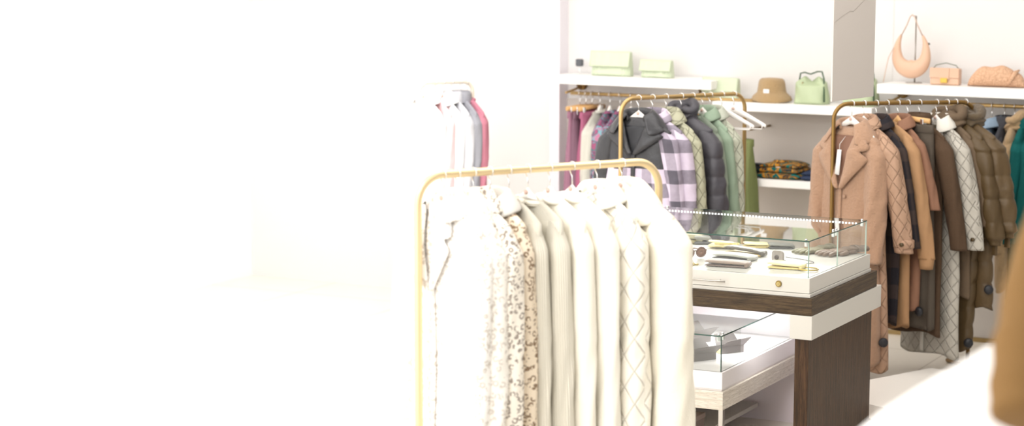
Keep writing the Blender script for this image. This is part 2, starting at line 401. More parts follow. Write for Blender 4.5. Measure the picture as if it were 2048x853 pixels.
# ------------------------------------------------------------------ garments
def bprof(d, L, sw, hw, tk, tkh, top=.012, sh=.072, waist=0):
    if d < sh: w = lerp(.062, sw, (d/sh)**.85)
    else:
        s = (d-sh)/(L-sh); w = lerp(sw, hw, s**1.1) - .02*sin(PI*clamp(s*1.6)) * (1 if hw <= sw+.03 else 0) - waist*math.exp(-((s-.45)/.12)**2)
    t = lerp(top, tk, clamp(d/.14)**.7)
    if d > .14: t = lerp(tk, tkh, (d-.14)/(L-.14))
    return w, t
def garment(name, label, cat, group, loc, rot, m, sm=None, L=.8, sw=.2, hw=.2, tk=.045, tkh=.05, fold=.10,
            sl=.55, sr=(.062, .045), sy=.78, sdy=-.03, spread=.03, collar=None, cm=None, puff=0, pa=.016, lining=None,
            sleeves=True, tagm=None, ptag=False, seed=1, drop=.104, buttons=0, bm_=None, cuff=None, hem=0, vneck=.30, belt=False, strap=False, waist=0, cs=1.0, low=None):
    R = random.Random(seed); ph = [R.uniform(0, 6.28) for _ in range(8)]
    t = thing(name, label, cat, loc, rot, group)
    z0 = -drop
    nz = 64 if not puff else 110; nt = 64
    E = .84
    rows = []
    for i in range(nz+1):
        d = L * (i/nz)
        w, tt = bprof(d, L, sw, hw, tk, tkh, waist=waist)
        g = clamp((d-.10)/.45)
        yo = .010*sin(4*d+ph[0])*g
        row = []
        for j in range(nt):
            q = 2*PI*j/nt; c, s_ = cos(q), sin(q)
            k = 1 + fold*g*(sin(5*q+ph[1]+1.3*sin(3*d+ph[2])) + .6*sin(9*q+ph[3]+2*d))
            px_ = 1.0
            if puff:
                cell = abs(sin(PI*(d+.01*sin(2*q))/puff)); bb = pa*(cell**.5-.45)
                bb += .003*sin(31*q+ph[4]+20*d)*(1-cell)
                px_ = 1 + bb/ max(.05, w); tt2 = tt + bb*.8
            else: tt2 = tt
            x = w*px_*math.copysign(abs(c)**E, c)*(1+.02*g*sin(7*d+ph[5]))
            y = tt2*k*math.copysign(abs(s_)**E, s_) + yo
            z = z0 - d + (.014*sin(3*q+ph[6])*(i/nz)**3) + .006*abs(c)*(d/L)
            row.append((x, y, z))
        rows.append(row)
    b = MB(); b.grid(rows, True, (0, 0, -.035), (0, 0, .03))
    if low:                       # lower section of another cloth (low = (depth, material))
        zc = z0 - low[0]
        for k, f in enumerate(b.f):
            if sum(b.v[a][2] for a in f)/len(f) < zc: b.mi[k] = 1
        b.build('body', [m, low[1]], t)
    else: b.build('body', m, t)
    def fy(x, d):
        w, tt = bprof(d, L, sw, hw, tk, tkh, waist=waist); g = clamp((d-.10)/.45)
        q = clamp(abs(x)/w, 0, .98); return -(tt*(1-q**2.4)**(1/2.4)) + .010*sin(4*d+ph[0])*g
    if sleeves:
        for sg in (-1, 1):
            rows = []; n = 46 if not puff else 80; ns = 28
            for i in range(n+1):
                s = i/n; dd = s*sl
                r = lerp(sr[0], sr[1], s)*min(1, (s/.13+.04)**.5)
                cx = sw - .055 + spread*(.35*sin(min(1, s*1.4)*PI/2) + .65*s**.9) + .02*min(1, s/.12)
                cy = sdy*s**1.4
                if puff: r += pa*.9*(abs(sin(PI*(dd+.03)/puff))**.5-.5)*min(1, s*6)
                if cuff == 'gather':
                    if s > .93: r *= lerp(1, .62, clamp((s-.93)/.03))
                row = []
                for j in range(ns):
                    q = 2*PI*j/ns
                    k = 1 + .07*sin(3*q+ph[1]+5*s)*clamp(s*3) + .05*sin(5*q+ph[2]+14*s+sin(9*s))*clamp(s*3)
                    k += .045*math.exp(-((s-.52)/.06)**2)*sin(2*q+40*s)
                    row.append((sg*(cx + r*k*cos(q)), cy + r*sy*k*sin(q), z0 - .052 - dd + .25*r*cos(q)*-1*(1-min(1,s*5))))
                rows.append(row)
            b = MB(); b.grid(rows, True, (0, 0, .004), (0, 0, .03)); so = b.build('sleeve', (sm[(sg+1)//2] if isinstance(sm, tuple) else sm) or m, t)
            if cuff in ('rib', 'strap'):
                r = sr[1]
                zc = z0 - .052 - sl
                rws = [[(sg*(sw-.035+spread+(r*f)*cos(2*PI*j/24)), sdy*.95+r*f*sy*sin(2*PI*j/24), zc+zz) for j in range(24)] for f, zz in ((.9, .075), (1.13, .07), (1.13, .03), (.9, .025))] if cuff == 'strap' else \
                      [[(sg*(sw-.035+spread+(r*f)*cos(2*PI*j/24)), sdy+r*f*sy*sin(2*PI*j/24), zc+zz) for j in range(24)] for f, zz in ((.9, .02), (.95, .0), (.86, -.03), (.8, -.055))]
                b = MB(); b.grid(rws, True, None, None if cuff == 'strap' else (0, 0, .02)); b.build('cuff', cm or m, so)
                if cuff == 'strap':
                    b = MB(); b.tube([(sg*(sw-.035+spread+r*.55), sdy-r*sy*.95, zc+.05), (sg*(sw-.035+spread+r*.57), sdy-r*sy*.95-.012, zc+.05)], .011, 14, refn=(0,0,1)); b.build('cuff_button', plain('dark_button', '#4a3a20', .3), so)
            if cuff == 'tab':
                r = sr[1]; zc = z0 - .052 - sl
                b = MB(); b.tube([(sg*(sw-.035+spread+r*.5), sdy-r*sy*.85, zc+.06), (sg*(sw-.035+spread+r*.52), sdy-r*sy*.85-.012, zc+.06)], .011, 14, refn=(0,0,1)); b.build('cuff_button', plain('dark_button', '#4a3a20', .3), so)
            if cuff == 'gather':
                zc = z0 - .052 - sl
                b = MB(); b.box(sg*(sw-.035+spread)-.016, sg*(sw-.035+spread)+.016, sdy-.012, sdy+.006, zc-.055, zc+.02); b.build('cuff_tab', sm or m, so, False, bevel=.003)
    cmat = cm or m
    if collar in ('lapel', 'shirt', 'wide'):
        w = {'lapel': .062, 'shirt': .05, 'wide': .10}[collar]*cs
        rows = []
        for i in range(25):
            a = lerp(-2.5, 2.5, i/24)           # 0 is the nape
            rad = .068; cxx = rad*sin(a)*1.05; cyy = rad*cos(a)*.62 + .0
            rise = .030 + .012*cos(a)
            nx, ny = sin(a), cos(a)
            row = []
            for j, (o, zz) in enumerate(((.0, -.01), (.002, rise), (.012, rise+.006), (.3*w, rise-.10*w), (.62*w, rise-.42*w), (w*1.0, rise-w*1.02))):
                row.append((cxx+nx*o, cyy+ny*o*.8, z0+zz-.018*clamp(-cos(a))))
            rows.append(row)
        b = MB(); b.grid(rows, False); b.build('collar', cmat, t, solid=.014 if collar == 'wide' else .008, sub=1)
    if collar in ('lapel', 'wide'):
        Lv = vneck
        W = .16 if collar == 'wide' else .095
        XI = .082 if collar == 'wide' else .05
        W *= cs
        for sg in (-1, 1):
            rows = []
            N = 22
            for i in range(N+1):
                d = lerp(.0, Lv, i/N); f = i/N
                xi = lerp(XI, .006, f**.9)
                if f < .30: xo = lerp(.07, W*1.15, (f/.30)**.7)
                elif f < .38: xo = lerp(W*1.15, W*.72, (f-.30)/.08)
                elif f < .50: xo = lerp(W*.72, W*1.12, (f-.38)/.12)
                else: xo = lerp(W*1.12, .016, ((f-.5)/.5)**1.1)
                xo = max(xo, xi+.01)
                row = []
                for j in range(7):
                    x = lerp(xi, xo, j/6); y = fy(x, max(d, .03)) - .014 - .012*sin(PI*j/6)
                    row.append((sg*x, y, z0 - d - .012*(j/6)*(1 if f < .35 else -.4)))
                rows.append(row)
            b = MB(); b.grid(rows, False); b.build('lapel', cmat, t, solid=.02 if collar == 'wide' else .01, sub=1)
        # dark lining seen in the neck opening
        rows = []
        for i in range(13):
            d = lerp(.045 if collar == 'wide' else .015, Lv*.96, i/12); hw_ = lerp(XI+.006, .006, (i/12)**.9)
            rows.append([(x, fy(x, max(d, .02)) - .004, z0-d) for x in [lerp(-hw_, hw_, j/6) for j in range(7)]])
        b = MB(); b.grid(rows, False); b.build('lining', lining or m, t, solid=.002)
        rows = [[(x, fy(x, d) - .007, z0-d) for x in (-.012, -.004, .004, .012)] for d in [lerp(Lv*.95, L*.985, i/20) for i in range(21)]]
        b = MB(); b.grid(rows, False); b.build('front_edge', cmat, t, solid=.008)
    if collar == 'stand':
        rows = [[((.066+o)*cos(2*PI*j/28), (.045+o)*sin(2*PI*j/28), z0+zz) for j in range(28)] for o, zz in ((-.006, -.02), (-.008, .045), (.004, .05), (.012, .03), (.014, -.02))]
        b = MB(); b.grid(rows, True); b.build('collar', cmat, t)
    if collar == 'crew':
        b = MB(); b.tube([(.066*cos(2*PI*j/24), .03*sin(2*PI*j/24), z0-.004 - .012*(sin(2*PI*j/24) < 0)) for j in range(25)], .011, 8); b.build('neckband', cmat, t)
    if collar == 'hood':
        def fn(p):
            a = math.atan2(p.x, p.y)
            q = 1 + .10*sin(9*p.z/.05+2*a+ph[1]) * .6 + .08*sin(5*a+ph[2])
            x, y, z = p.x*q, p.y*q, p.z*(1+.1*sin(4*a+ph[3]))
            if y < -.02: z -= .03*clamp((-y-.02)/.05)
            return Vector((x, y+.012, z + z0 + .002))
        b = MB(); b.sphere((0, 0, 0), (.118*cs, .085*cs, .062*cs), 34, 22, fn); b.build('hood', cmat, t)
        b = MB(); b.tube([(.098*cs*sin(a), .012+.062*cs*cos(a), z0+.038+.02*cos(a)+.008*sin(3*a)) for a in [lerp(-2.7, 2.7, k/26) for k in range(27)]], [.016+.016*sin(PI*k/26) for k in range(27)], 10); b.build('hood_rim', cmat, t)
    for k in range(buttons):
        d = vneck + .04 + k*.13
        if d > L: break
        b = MB(); b.tube([(.03, fy(.03, d)-.002, z0-d), (.03, fy(.03, d)-.011, z0-d)], .011, 14, refn=(0,0,1)); b.build('button', bm_ or BLACK, t)
    if tagm is not None:
        x, d = tagm
        w_, t_ = bprof(d, L, sw, hw, tk, tkh)
        if x > .5: c = Vector((w_+.004, -.02, z0-d)); n = Vector((.75, -.66, 0))
        else: c = Vector((x, fy(x, d)-.004, z0-d)); n = Vector((0, -1, 0))
        b = MB(); b.tube([c, c+n*.009, c+n*.016], [.026, .026, .018], 20, refn=(0,0,1)); b.build('security_tag', BLACK, t)
    if ptag:
        b = MB(); rows = [[(-.012, -.06, z0-.14), (.012, -.055, z0-.14)], [(-.018, -.07, z0-.26), (.010, -.062, z0-.265)]]
        b.grid([[(-.014, -tk-.018, z0-.12), (.010, -tk-.014, z0-.12)], [(-.02, -tk-.03, z0-.25), (.008, -tk-.026, z0-.255)]], False); b.build('price_tag', PAPER, t, solid=.002)
        b = MB(); b.tube([(0, -tk*.6, z0-.05), (-.004, -tk-.012, z0-.09), (-.003, -tk-.016, z0-.125)], .0012, 6); b.build('tag_string', PAPER, t)
    if belt:
        b = MB(); b.tube([(w0, -tk-.01-abs(.0), z0-.5-.0) for w0 in (0,)] + [(.01, -tk-.02, z0-.62), (.004, -tk-.024, z0-.8), (.012, -tk-.02, z0-1.0), (.0, -tk-.02, z0-belt)], .006, 6, sx=.5); b.build('belt_end', m, t)
    return t

def trousers(name, label, cat, group, loc, rot, m, L=.95, w=.16, t_=.018, drop=.11, fold=.1, seed=1, hemw=None, tagm=None, m2=None):
    R = random.Random(seed); ph = [R.uniform(0, 6) for _ in range(4)]
    t = thing(name, label, cat, loc, rot, group)
    rows = []
    hemw = hemw or w*1.12
    for i in range(41):
        d = L*i/40; ww = lerp(w, hemw, clamp(d/L*1.5)); tt = lerp(t_*.6, t_*1.7, clamp(d/.25))
        rows.append([(ww*math.copysign(abs(cos(q))**.7, cos(q)), tt*(1+fold*4*clamp(d/.3)*sin(6*q+ph[0]+2*d))*math.copysign(abs(sin(q))**.8, sin(q))+.008*sin(5*d+ph[1]), -drop-d+.01*sin(3*q)*(i/40)**3) for q in [2*PI*j/48 for j in range(48)]])
    b = MB(); b.grid(rows, True, (0, 0, -.005), (0, 0, .02)); b.build('fabric_panel', m, t)
    b = MB(); rws = [[((w*f)*math.copysign(abs(cos(q))**.7, cos(q)), (t_*.6*f+.004)*math.copysign(abs(sin(q))**.8, sin(q)), -drop+zz) for q in [2*PI*j/40 for j in range(40)]] for f, zz in ((.99, .004), (1.02, .002), (1.05, -.035), (1.02, -.04))]
    b.grid(rws, True); b.build('waistband', m2 or m, t)
    if tagm:
        x, d = tagm; c = Vector((x, -t_*1.9, -drop-d)); n = Vector((0, -1, 0))
        b = MB(); b.tube([c, c+n*.012, c+n*.019], [.026, .026, .018], 20, refn=(0,0,1)); b.build('security_tag', BLACK, t)
    return t

def hangpos(rk, px): 
    p = on_rack(rk, px); return Vector((p.x, p.y, rk['z'] + .0))

# ---- rack 3, pink to olive
a3 = math.atan2(RK3['d'].y, RK3['d'].x) - PI/2 + .30
G3 = 'coats on the right hand rack'; GH3 = 'hangers on the right hand rack'
TEDDY = cloth('pink_teddy', '#d8ac8c', 'teddy'); 
p = hangpos(RK3, 1703)
garment('teddy_coat', 'pink teddy coat with wide lapels, front one on the right rack', 'coat', G3, p, a3+.12, TEDDY, L=1.27, sw=.205, hw=.225, tk=.075, tkh=.08, sl=.66, sr=(.078, .062), collar='wide', vneck=.33, lining=plain('dusty_brown_lining', '#7d5a48', .6), ptag=True, spread=.035, sdy=-.05, belt=1.30, tagm=(.9, .7), seed=3, drop=.122, cs=1.0, fold=.08, buttons=1, bm_=TEDDY)
hanger('white', 'white hanger inside the pink teddy coat', GH3, p, a3+.12, .16)
specs3 = [
 ('quilted_coat', 'long pink quilted coat with strapped cuff behind the teddy coat', 1727, dict(m=cloth('pink_quilt', '#c9a388', 'quilt', .095, .6), L=1.33, sw=.215, hw=.22, tk=.032, tkh=.045, sl=.62, sr=(.068, .056), collar='shirt', cuff='strap', tagm=(.9, 1.16), sdy=.05, spread=.11), 'white', .0),
 ('checked_jacket', 'dark navy checked jacket between pink quilted and camel coats', 1752, dict(m=cloth('navy_check', '#24232b', 'plaid', .2), L=1.08, sw=.20, hw=.20, tk=.026, tkh=.035, sl=.60, sr=(.05, .04), collar='shirt', sdy=.05, spread=.11), 'white', .0),
 ('wool_coat', 'plain camel coat with ribbed cuff on the right rack', 1773, dict(m=cloth('camel_wool', '#c2966c', 'smooth', .1), L=1.10, sw=.205, hw=.205, tk=.026, tkh=.04, sl=.66, sr=(.055, .05), collar='crew', cuff='rib', sdy=.05, spread=.11), 'white', .0),
 ('knit_dress', 'rose brown shirt dress on wooden hanger beside camel coat', 1795, dict(m=cloth('rose_brown', '#9f745c', 'smooth'), L=1.0, sw=.18, hw=.20, tk=.026, tkh=.045, sl=.40, sr=(.045, .04), collar='shirt', sdy=.05, spread=.11), 'wood', .0),
 ('layered_trousers', 'long dark taupe trousers clipped to a wooden hanger', 1815, dict(trous=True, m=cloth('dark_taupe', '#5d5348', 'smooth'), L=1.10, w=.19, hemw=.235, t_=.03, tagm=(.19, 1.0)), 'clip', .0),
 ('suede_coat', 'chocolate brown suede coat beside the white quilted coat', 1838, dict(m=cloth('chocolate_suede', '#5f4a38', 'wool'), L=1.15, sw=.205, hw=.21, tk=.034, tkh=.045, sl=.62, sr=(.062, .05), collar='stand', sdy=.05, spread=.11), 'wood', .0),
 ('quilted_coat', 'long off-white quilted coat with grey lapels on right rack', 1872, dict(m=cloth('offwhite_quilt', '#d2ccc0', 'quilt', .085, .6), L=1.28, sw=.205, hw=.235, tk=.034, tkh=.05, sl=.62, sr=(.066, .058), collar='lapel', cm=cloth('offwhite_cotton', '#dcd8cf', 'smooth'), lining=cloth('taupe_lapel', '#6d6353', 'smooth'), cuff='tab', tagm=None, sdy=.05, spread=.11), 'white', .0),
 ('hooded_sweater', 'mushroom brown hooded jacket at the far end of right rack', 1893, dict(m=cloth('mushroom', '#7a6753', 'wool'), L=.95, sw=.19, hw=.20, tk=.028, tkh=.035, sl=.5, sr=(.05, .04), collar='hood', cs=.92, sdy=.05, spread=.11), 'white', .0),
 ('puffer_coat', 'long olive brown puffer coat with dark round tag at hem', 1910, dict(m=cloth('olive_puffer', '#5e4a2c', 'smooth', rough=.5), L=1.25, sw=.215, hw=.175, tk=.04, tkh=.055, sl=.60, sr=(.072, .06), puff=.125, pa=.014, collar='stand', cuff='gather', tagm=(.9, 1.2), sdy=.05, spread=.11), 'white', .0),
 ('puffer_coat', 'shorter olive puffer coat with fur hood, last on right rack', 1930, dict(m=cloth('olive_puffer2', '#655032', 'smooth', rough=.5), L=1.02, sw=.225, hw=.235, tk=.045, tkh=.06, sl=.56, sr=(.078, .062), puff=.125, pa=.014, collar='hood', cs=.92, cm=cloth('hood_fleece', '#75634a', 'teddy'), cuff='gather', tagm=(.9, .9), sdy=.05, spread=.11), 'white', .0),
]
def place(specs, rk, a0, G, GH, jit=.05, hset='right'):
    for i, (nm, lab, px, kw, hk, da) in enumerate(specs):
        kw = dict(kw); p = hangpos(rk, px); a = a0 + da + R_.uniform(-jit, jit)
        cat = kw.pop('cat', None) or {'quilted_coat': 'coat', 'puffer_coat': 'coat', 'layered_trousers': 'trousers', 'checked_jacket': 'jacket', 'knit_dress': 'dress', 'hooded_sweater': 'hoodie'}.get(nm, nm.split('_')[-1])
        kw.setdefault('seed', i*7+len(lab))
        if kw.pop('trous', False): trousers(nm, lab, cat, G, p, a, **kw)
        else: garment(nm, lab, cat, G, p, a, **kw)
        lo = lab.split(' with ')[0].split(',')[0]
        word = {'white': 'white', 'wood': 'pale wooden', 'clip': 'wooden clip'}[hk]
        hanger(hk, '%s hanger holding the %s' % (word, ' '.join(lo.split()[:9])), GH, p, a, kw.get('sw', .2)-.07)
place(specs3, RK3, a3, G3, GH3)

# ---- rack 2, black and sage
a2 = math.atan2(RK2['d'].y, RK2['d'].x) - PI/2 + .16
G2 = 'jackets on the middle rack'; GH2 = 'hangers on the middle rack'
LEATH = cloth('black_leather', '#414145', 'smooth', rough=.32)
PLAID = cloth('lilac_plaid', '#d5c8da', 'plaid', .05)
SAGEQ = cloth('sage_quilt', '#c9c8ac', 'quilt', .08, .5)
specs2 = [
 ('leather_jacket', 'black leather jacket over lilac plaid, first on the middle rack', 1277, dict(m=LEATH, sm=(LEATH, PLAID), L=.68, low=(.28, PLAID), sw=.20, hw=.22, tk=.05, tkh=.055, sl=.52, sr=(.062, .055), collar='wide', cm=LEATH, vneck=.2, lining=BLACK, sdy=.02, spread=.075), 'white', .30),
 ('plaid_coat', 'lilac and black plaid coat second on the middle rack', 1305, dict(m=PLAID, L=.74, sw=.205, hw=.21, tk=.045, tkh=.055, sl=.6, sr=(.07, .06), collar='shirt', sdy=.02, spread=.075), 'white', .12),
 ('quilted_jacket', 'olive cream quilted jacket beside the lilac plaid coat', 1332, dict(m=SAGEQ, L=.68, sw=.205, hw=.205, tk=.035, tkh=.04, sl=.60, sr=(.064, .052), collar='lapel', vneck=.25, lining=cloth('pale_lining', '#c8c8b0', 'smooth'), sdy=.02, spread=.075), 'white', .0),
 ('puffer_jacket', 'charcoal puffer jacket with tall collar on the middle rack', 1362, dict(m=cloth('charcoal_puffer', '#535158', 'smooth', rough=.45), L=.70, sw=.22, hw=.22, tk=.06, tkh=.065, sl=.62, sr=(.075, .062), puff=.10, pa=.013, collar='hood', cs=.78, sdy=.02, spread=.075), 'white', .0),
 ('knit_cardigan', 'mint green cardigan on a wooden hanger beside charcoal puffer', 1385, dict(m=cloth('mint_knit', '#bccbb6', 'knit'), L=.74, sw=.19, hw=.20, tk=.03, tkh=.04, sl=.62, sr=(.05, .042), collar='crew', sdy=.02, spread=.075), 'wood', .0),
 ('striped_shirt', 'darker green shirt between mint cardigan and pale jacket', 1405, dict(m=cloth('green_shirt', '#a5baa2', 'smooth'), L=.72, sw=.19, hw=.20, tk=.028, tkh=.04, sl=.6, sr=(.05, .042), collar='shirt', sdy=.02, spread=.075), 'white', .0),
 ('quilted_jacket', 'pale sage quilted jacket, last jacket on the middle rack', 1420, dict(m=cloth('pale_sage_quilt', '#d3d6c2', 'quilt', .085, .55), L=.66, sw=.175, hw=.18, tk=.035, tkh=.045, sl=.60, sr=(.07, .058), collar='shirt', cm=cloth('sage_cotton', '#cfd3c3', 'smooth'), sdy=.02, spread=.045), 'white', .0),
]
place(specs2, RK2, a2, G2, GH2)
hanger('white', 'empty white hanger next to the pale sage quilted jacket', GH2, hangpos(RK2, 1443), a2+.25, .2)
hanger('white', 'empty white hanger at the right end of middle rack', GH2, hangpos(RK2, 1467), a2+.25, .2)

# ---- rack 1, near rack with cream coats
a1 = math.atan2(RK1['d'].y, RK1['d'].x) - PI/2 + .14
G1 = 'pale coats on the near rack'; GH1 = 'hangers on the near rack'
def cr(n, hx, kind='wool', p=.1): return cloth(n, hx, kind, p)
specs1 = [  # leopard coats whiter to the left, a hazy white fade put into their colours
 ('leopard_coat', 'palest leopard print coat, leftmost on the near rack', 886, dict(m=cr('leopard_faint', '#fbf8f4', 'leopard', 1), L=1.25, sw=.205, hw=.21, tk=.05, tkh=.05, sl=.88, sr=(.075, .062), collar='lapel', vneck=.3, sdy=-.03), 'white', .0),
 ('leopard_coat', 'beige leopard print coat second from the left end', 915, dict(m=cr('leopard_pale', '#f7f2ea', 'leopard', 1), L=1.25, sw=.21, hw=.215, tk=.045, tkh=.05, sl=.88, sr=(.075, .062), collar='wide', vneck=.3, sdy=-.03, lining=plain('pale_grey_lining', '#cfcac6', .7)), 'white', .0),
 ('leopard_coat', 'leopard print coat with stronger spots beside grey lined coat', 947, dict(m=cr('leopard_mid', '#f3ece0', 'leopard', 0), L=1.3, sw=.21, hw=.22, tk=.045, tkh=.05, sl=.88, sr=(.072, .06), collar='lapel', vneck=.3, sdy=-.02, lining=plain('pale_grey_lining', '#cfcac6', .7)), 'white', .0),
 ('leopard_jacket', 'brown leopard jacket with grey collar before the cream knits', 980, dict(m=cr('leopard_brown', '#ebdcc6', 'leopard', 2), L=1.0, sw=.19, hw=.2, tk=.04, tkh=.05, sl=.88, sr=(.06, .05), collar='lapel', cm=plain('soft_grey_fabric', '#dcd8d2', .8), vneck=.3, sdy=0), 'white', .0),
 ('knit_sweater', 'first thin cream knit after the leopard coats', 1018, dict(m=cr('cream_a', '#fcf6e6', 'knit'), L=1.1, sw=.185, hw=.19, tk=.03, tkh=.04, sl=.88, sr=(.05, .045), collar='crew', sdy=0), 'white', .0),
 ('knit_sweater', 'second thin cream knit with a rounded shoulder', 1056, dict(m=cr('cream_b', '#fcf6e6', 'knit'), L=1.1, sw=.19, hw=.2, tk=.03, tkh=.04, sl=.88, sr=(.052, .05), collar='crew', sdy=0), 'white', .0),
 ('knit_dress', 'ivory dress between the cream knits and ivory coat', 1100, dict(m=cr('cream_c', '#fcf7ea', 'smooth'), L=1.2, sw=.20, hw=.22, tk=.035, tkh=.05, sl=.88, sr=(.056, .05), collar='crew', sdy=0), 'white', .0),
 ('ivory_coat', 'plain ivory coat left of the cream quilted coat', 1145, dict(m=cr('cream_d', '#fbf7ec', 'smooth'), L=1.2, sw=.21, hw=.23, tk=.04, tkh=.05, sl=.88, sr=(.06, .055), collar='crew', sdy=0), 'white', .0),
 ('quilted_coat', 'cream quilted coat beside the thick wool coat', 1195, dict(m=cr('cream_quilt', '#fbf6ea', 'quilt', .12), L=1.2, sw=.215, hw=.23, tk=.045, tkh=.055, sl=.88, sr=(.078, .07), collar='shirt', cm=cr('cream_d', '#fbf7ec', 'smooth'), cs=1.2, sdy=0), 'white', .0),
 ('wool_coat', 'thick cream wool coat at the right end of near rack', 1245, dict(m=cr('cream_wool', '#f9f3e4', 'wool'), L=1.2, sw=.25, hw=.26, tk=.06, tkh=.07, sl=.88, sr=(.10, .09), collar='wide', vneck=.3, cs=1.1, sdy=-.02, spread=.05, lining=plain('cream_lining', '#efe7d2', .7)), 'white', .12),
]
place(specs1, RK1, a1, G1, GH1, .03)

# ---- rack 0, far left
a0 = math.atan2(RK0['d'].y, RK0['d'].x) - PI/2
G0 = 'clothes on the far left rack'; GH0 = 'hangers on the far left rack'
specs0 = [  # cloth colours whitened, the hazy fade on this side put into them
 ('white_shirt', 'white shirt at the left end of the far left rack', 850, dict(m=cr('white_cotton', '#fcfbfa', 'smooth'), L=.8, sw=.2, hw=.21, tk=.03, tkh=.04, sl=.6, sr=(.055, .045), collar='shirt'), 'white', 0),
 ('pink_blouse', 'pale pink blouse between two white shirts', 872, dict(m=cr('faint_pink', '#f3c9cb', 'smooth'), L=.8, sw=.2, hw=.21, tk=.03, tkh=.04, sl=.6, sr=(.055, .045), collar='crew'), 'white', 0),
 ('white_shirt', 'white shirt right of the pale pink blouse', 888, dict(m=cr('white_cotton', '#fcfbfa', 'smooth'), L=.8, sw=.2, hw=.21, tk=.03, tkh=.04, sl=.62, sr=(.055, .045), collar='shirt'), 'white', 0),
 ('grey_jacket', 'light grey jacket left of the darker grey coat', 905, dict(m=cr('hazed_grey', '#c9c9ce', 'smooth'), L=.82, sw=.2, hw=.21, tk=.03, tkh=.04, sl=.62, sr=(.06, .05), collar='stand'), 'white', 0),
 ('grey_coat', 'mid grey coat left of the crimson dress', 922, dict(m=cr('hazed_charcoal', '#aaaab2', 'smooth'), L=.86, sw=.2, hw=.22, tk=.03, tkh=.04, sl=.62, sr=(.06, .05), collar='stand'), 'white', 0),
 ('crimson_dress', 'faded crimson dress, last on the far left rack', 935, dict(m=cr('hazed_crimson', '#d58a9c', 'smooth'), L=.9, sw=.2, hw=.24, tk=.03, tkh=.05, sl=.6, sr=(.055, .045), collar='crew'), 'white', 0),
]
place(specs0, RK0, a0, G0, GH0)

# ---- garments on the wall rails
aw = math.atan2(V.y, V.x) - PI          # local +x points out of the wall
def wallhang(px, z, lab, nm, cat, G, hk, kw):
    x = wallpt(px, 200, -.25)[0]; p = wall2w(x, -.25, z)
    kw = dict(kw); tr = kw.pop('trous', False)
    kw.setdefault('seed', int(px))
    aj = aw + R_.uniform(-.05, .05)
    if tr: trousers(nm, lab, cat, G, p, aj, **kw)
    else: garment(nm, lab, cat, G, p, aj, **kw)
    word = {'white': 'white', 'wood': 'pale wooden', 'clip': 'wooden clip'}[hk]
    hanger(hk, '%s hanger on the wall rail holding the %s' % (word, ' '.join(lab.split()[:5])), 'hangers on the wall rails', p, aj, .10)
GW = 'clothes on the left wall rail'; GX = 'clothes on the right wall rail'
PL = cloth('plum', '#b07f95', 'smooth'); PM = cloth('magenta_plum', '#c06f90', 'smooth')
wallhang(1160, ZWL, 'plum trousers, leftmost on the left wall rail', 'plum_trousers', 'trousers', GW, 'clip', dict(trous=True, m=PL, L=.92, w=.15, t_=.022))
wallhang(1172, ZWL, 'dark plum trousers second on the left wall rail', 'plum_trousers', 'trousers', GW, 'clip', dict(trous=True, m=cloth('dark_plum', '#8e6a7c', 'smooth'), L=.92, w=.15, t_=.022))
wallhang(1184, ZWL, 'magenta skirt left of the white knitted sweater', 'magenta_skirt', 'skirt', GW, 'clip', dict(trous=True, m=PM, L=.85, w=.15, t_=.024))
wallhang(1200, ZWL, 'cream white sweater on the left wall rail', 'knit_sweater', 'sweater', GW, 'white', dict(m=cloth('ivory_knit', '#e6e4d8', 'knit'), L=.7, sw=.175, spread=.008, hw=.2, tk=.035, tkh=.045, sl=.6, sr=(.065, .05), collar='crew'))
wallhang(1220, ZWL, 'teal and magenta patterned blouse on the left wall rail', 'patterned_blouse', 'blouse', GW, 'white', dict(m=cloth('floral_teal', '#336666', 'floral', 0), L=.85, sw=.175, spread=.008, hw=.19, tk=.035, tkh=.05, sl=.6, sr=(.06, .05), collar='crew'))
wallhang(1240, ZWL, 'patterned teal dress right of the patterned blouse', 'patterned_dress', 'dress', GW, 'white', dict(m=cloth('floral_teal', '#336666', 'floral', 0), L=.95, sw=.17, spread=.008, hw=.2, tk=.03, tkh=.05, sl=.3, sr=(.055, .05), collar='crew'))
wallhang(1262, ZWL, 'off-white blouse behind the black leather jacket', 'white_blouse', 'blouse', GW, 'white', dict(m=cloth('ivory_knit', '#e6e4d8', 'knit'), L=.7, sw=.175, spread=.008, hw=.2, tk=.035, tkh=.045, sl=.6, sr=(.06, .05), collar='crew'))
wallhang(1985, ZWR, 'pale blue striped shirt beside the beige fleece coat', 'blue_shirt', 'shirt', GX, 'wood', dict(m=cloth('pale_blue', '#9db3c9', 'smooth'), L=.5, sw=.17, hw=.18, tk=.035, tkh=.04, sl=.3, sr=(.05, .045), collar='shirt'))
wallhang(2010, ZWR, 'dark grey jacket behind the beige fleece coat', 'grey_jacket', 'jacket', GX, 'white', dict(m=cloth('slate', '#4a4a50', 'smooth'), L=.6, sw=.17, hw=.18, tk=.035, tkh=.04, sl=.4, sr=(.05, .045), collar='stand'))
wallhang(2030, ZWR, 'beige fleece coat left of the teal coat', 'fleece_coat', 'coat', GX, 'white', dict(m=cloth('beige_fleece', '#dcb98c', 'teddy'), L=.95, sw=.17, spread=.008, hw=.2, tk=.05, tkh=.055, sl=.68, sr=(.06,.055), collar='hood', cs=.8))
wallhang(2050, ZWR, 'teal green coat at the right edge of the photo', 'teal_coat', 'coat', GX, 'white', dict(m=cloth('teal_wool', '#0f6a68', 'wool'), L=1.0, sw=.175, spread=.008, hw=.19, tk=.05, tkh=.06, sl=.62, sr=(.06,.055), collar='stand'))
wallhang(2072, ZWR, 'second teal coat just beyond the right edge', 'teal_coat', 'coat', GX, 'white', dict(m=cloth('teal_wool', '#0f6a68', 'wool'), L=1.0, sw=.175, spread=.008, hw=.19, tk=.05, tkh=.06, sl=.62, sr=(.06,.055), collar='stand'))
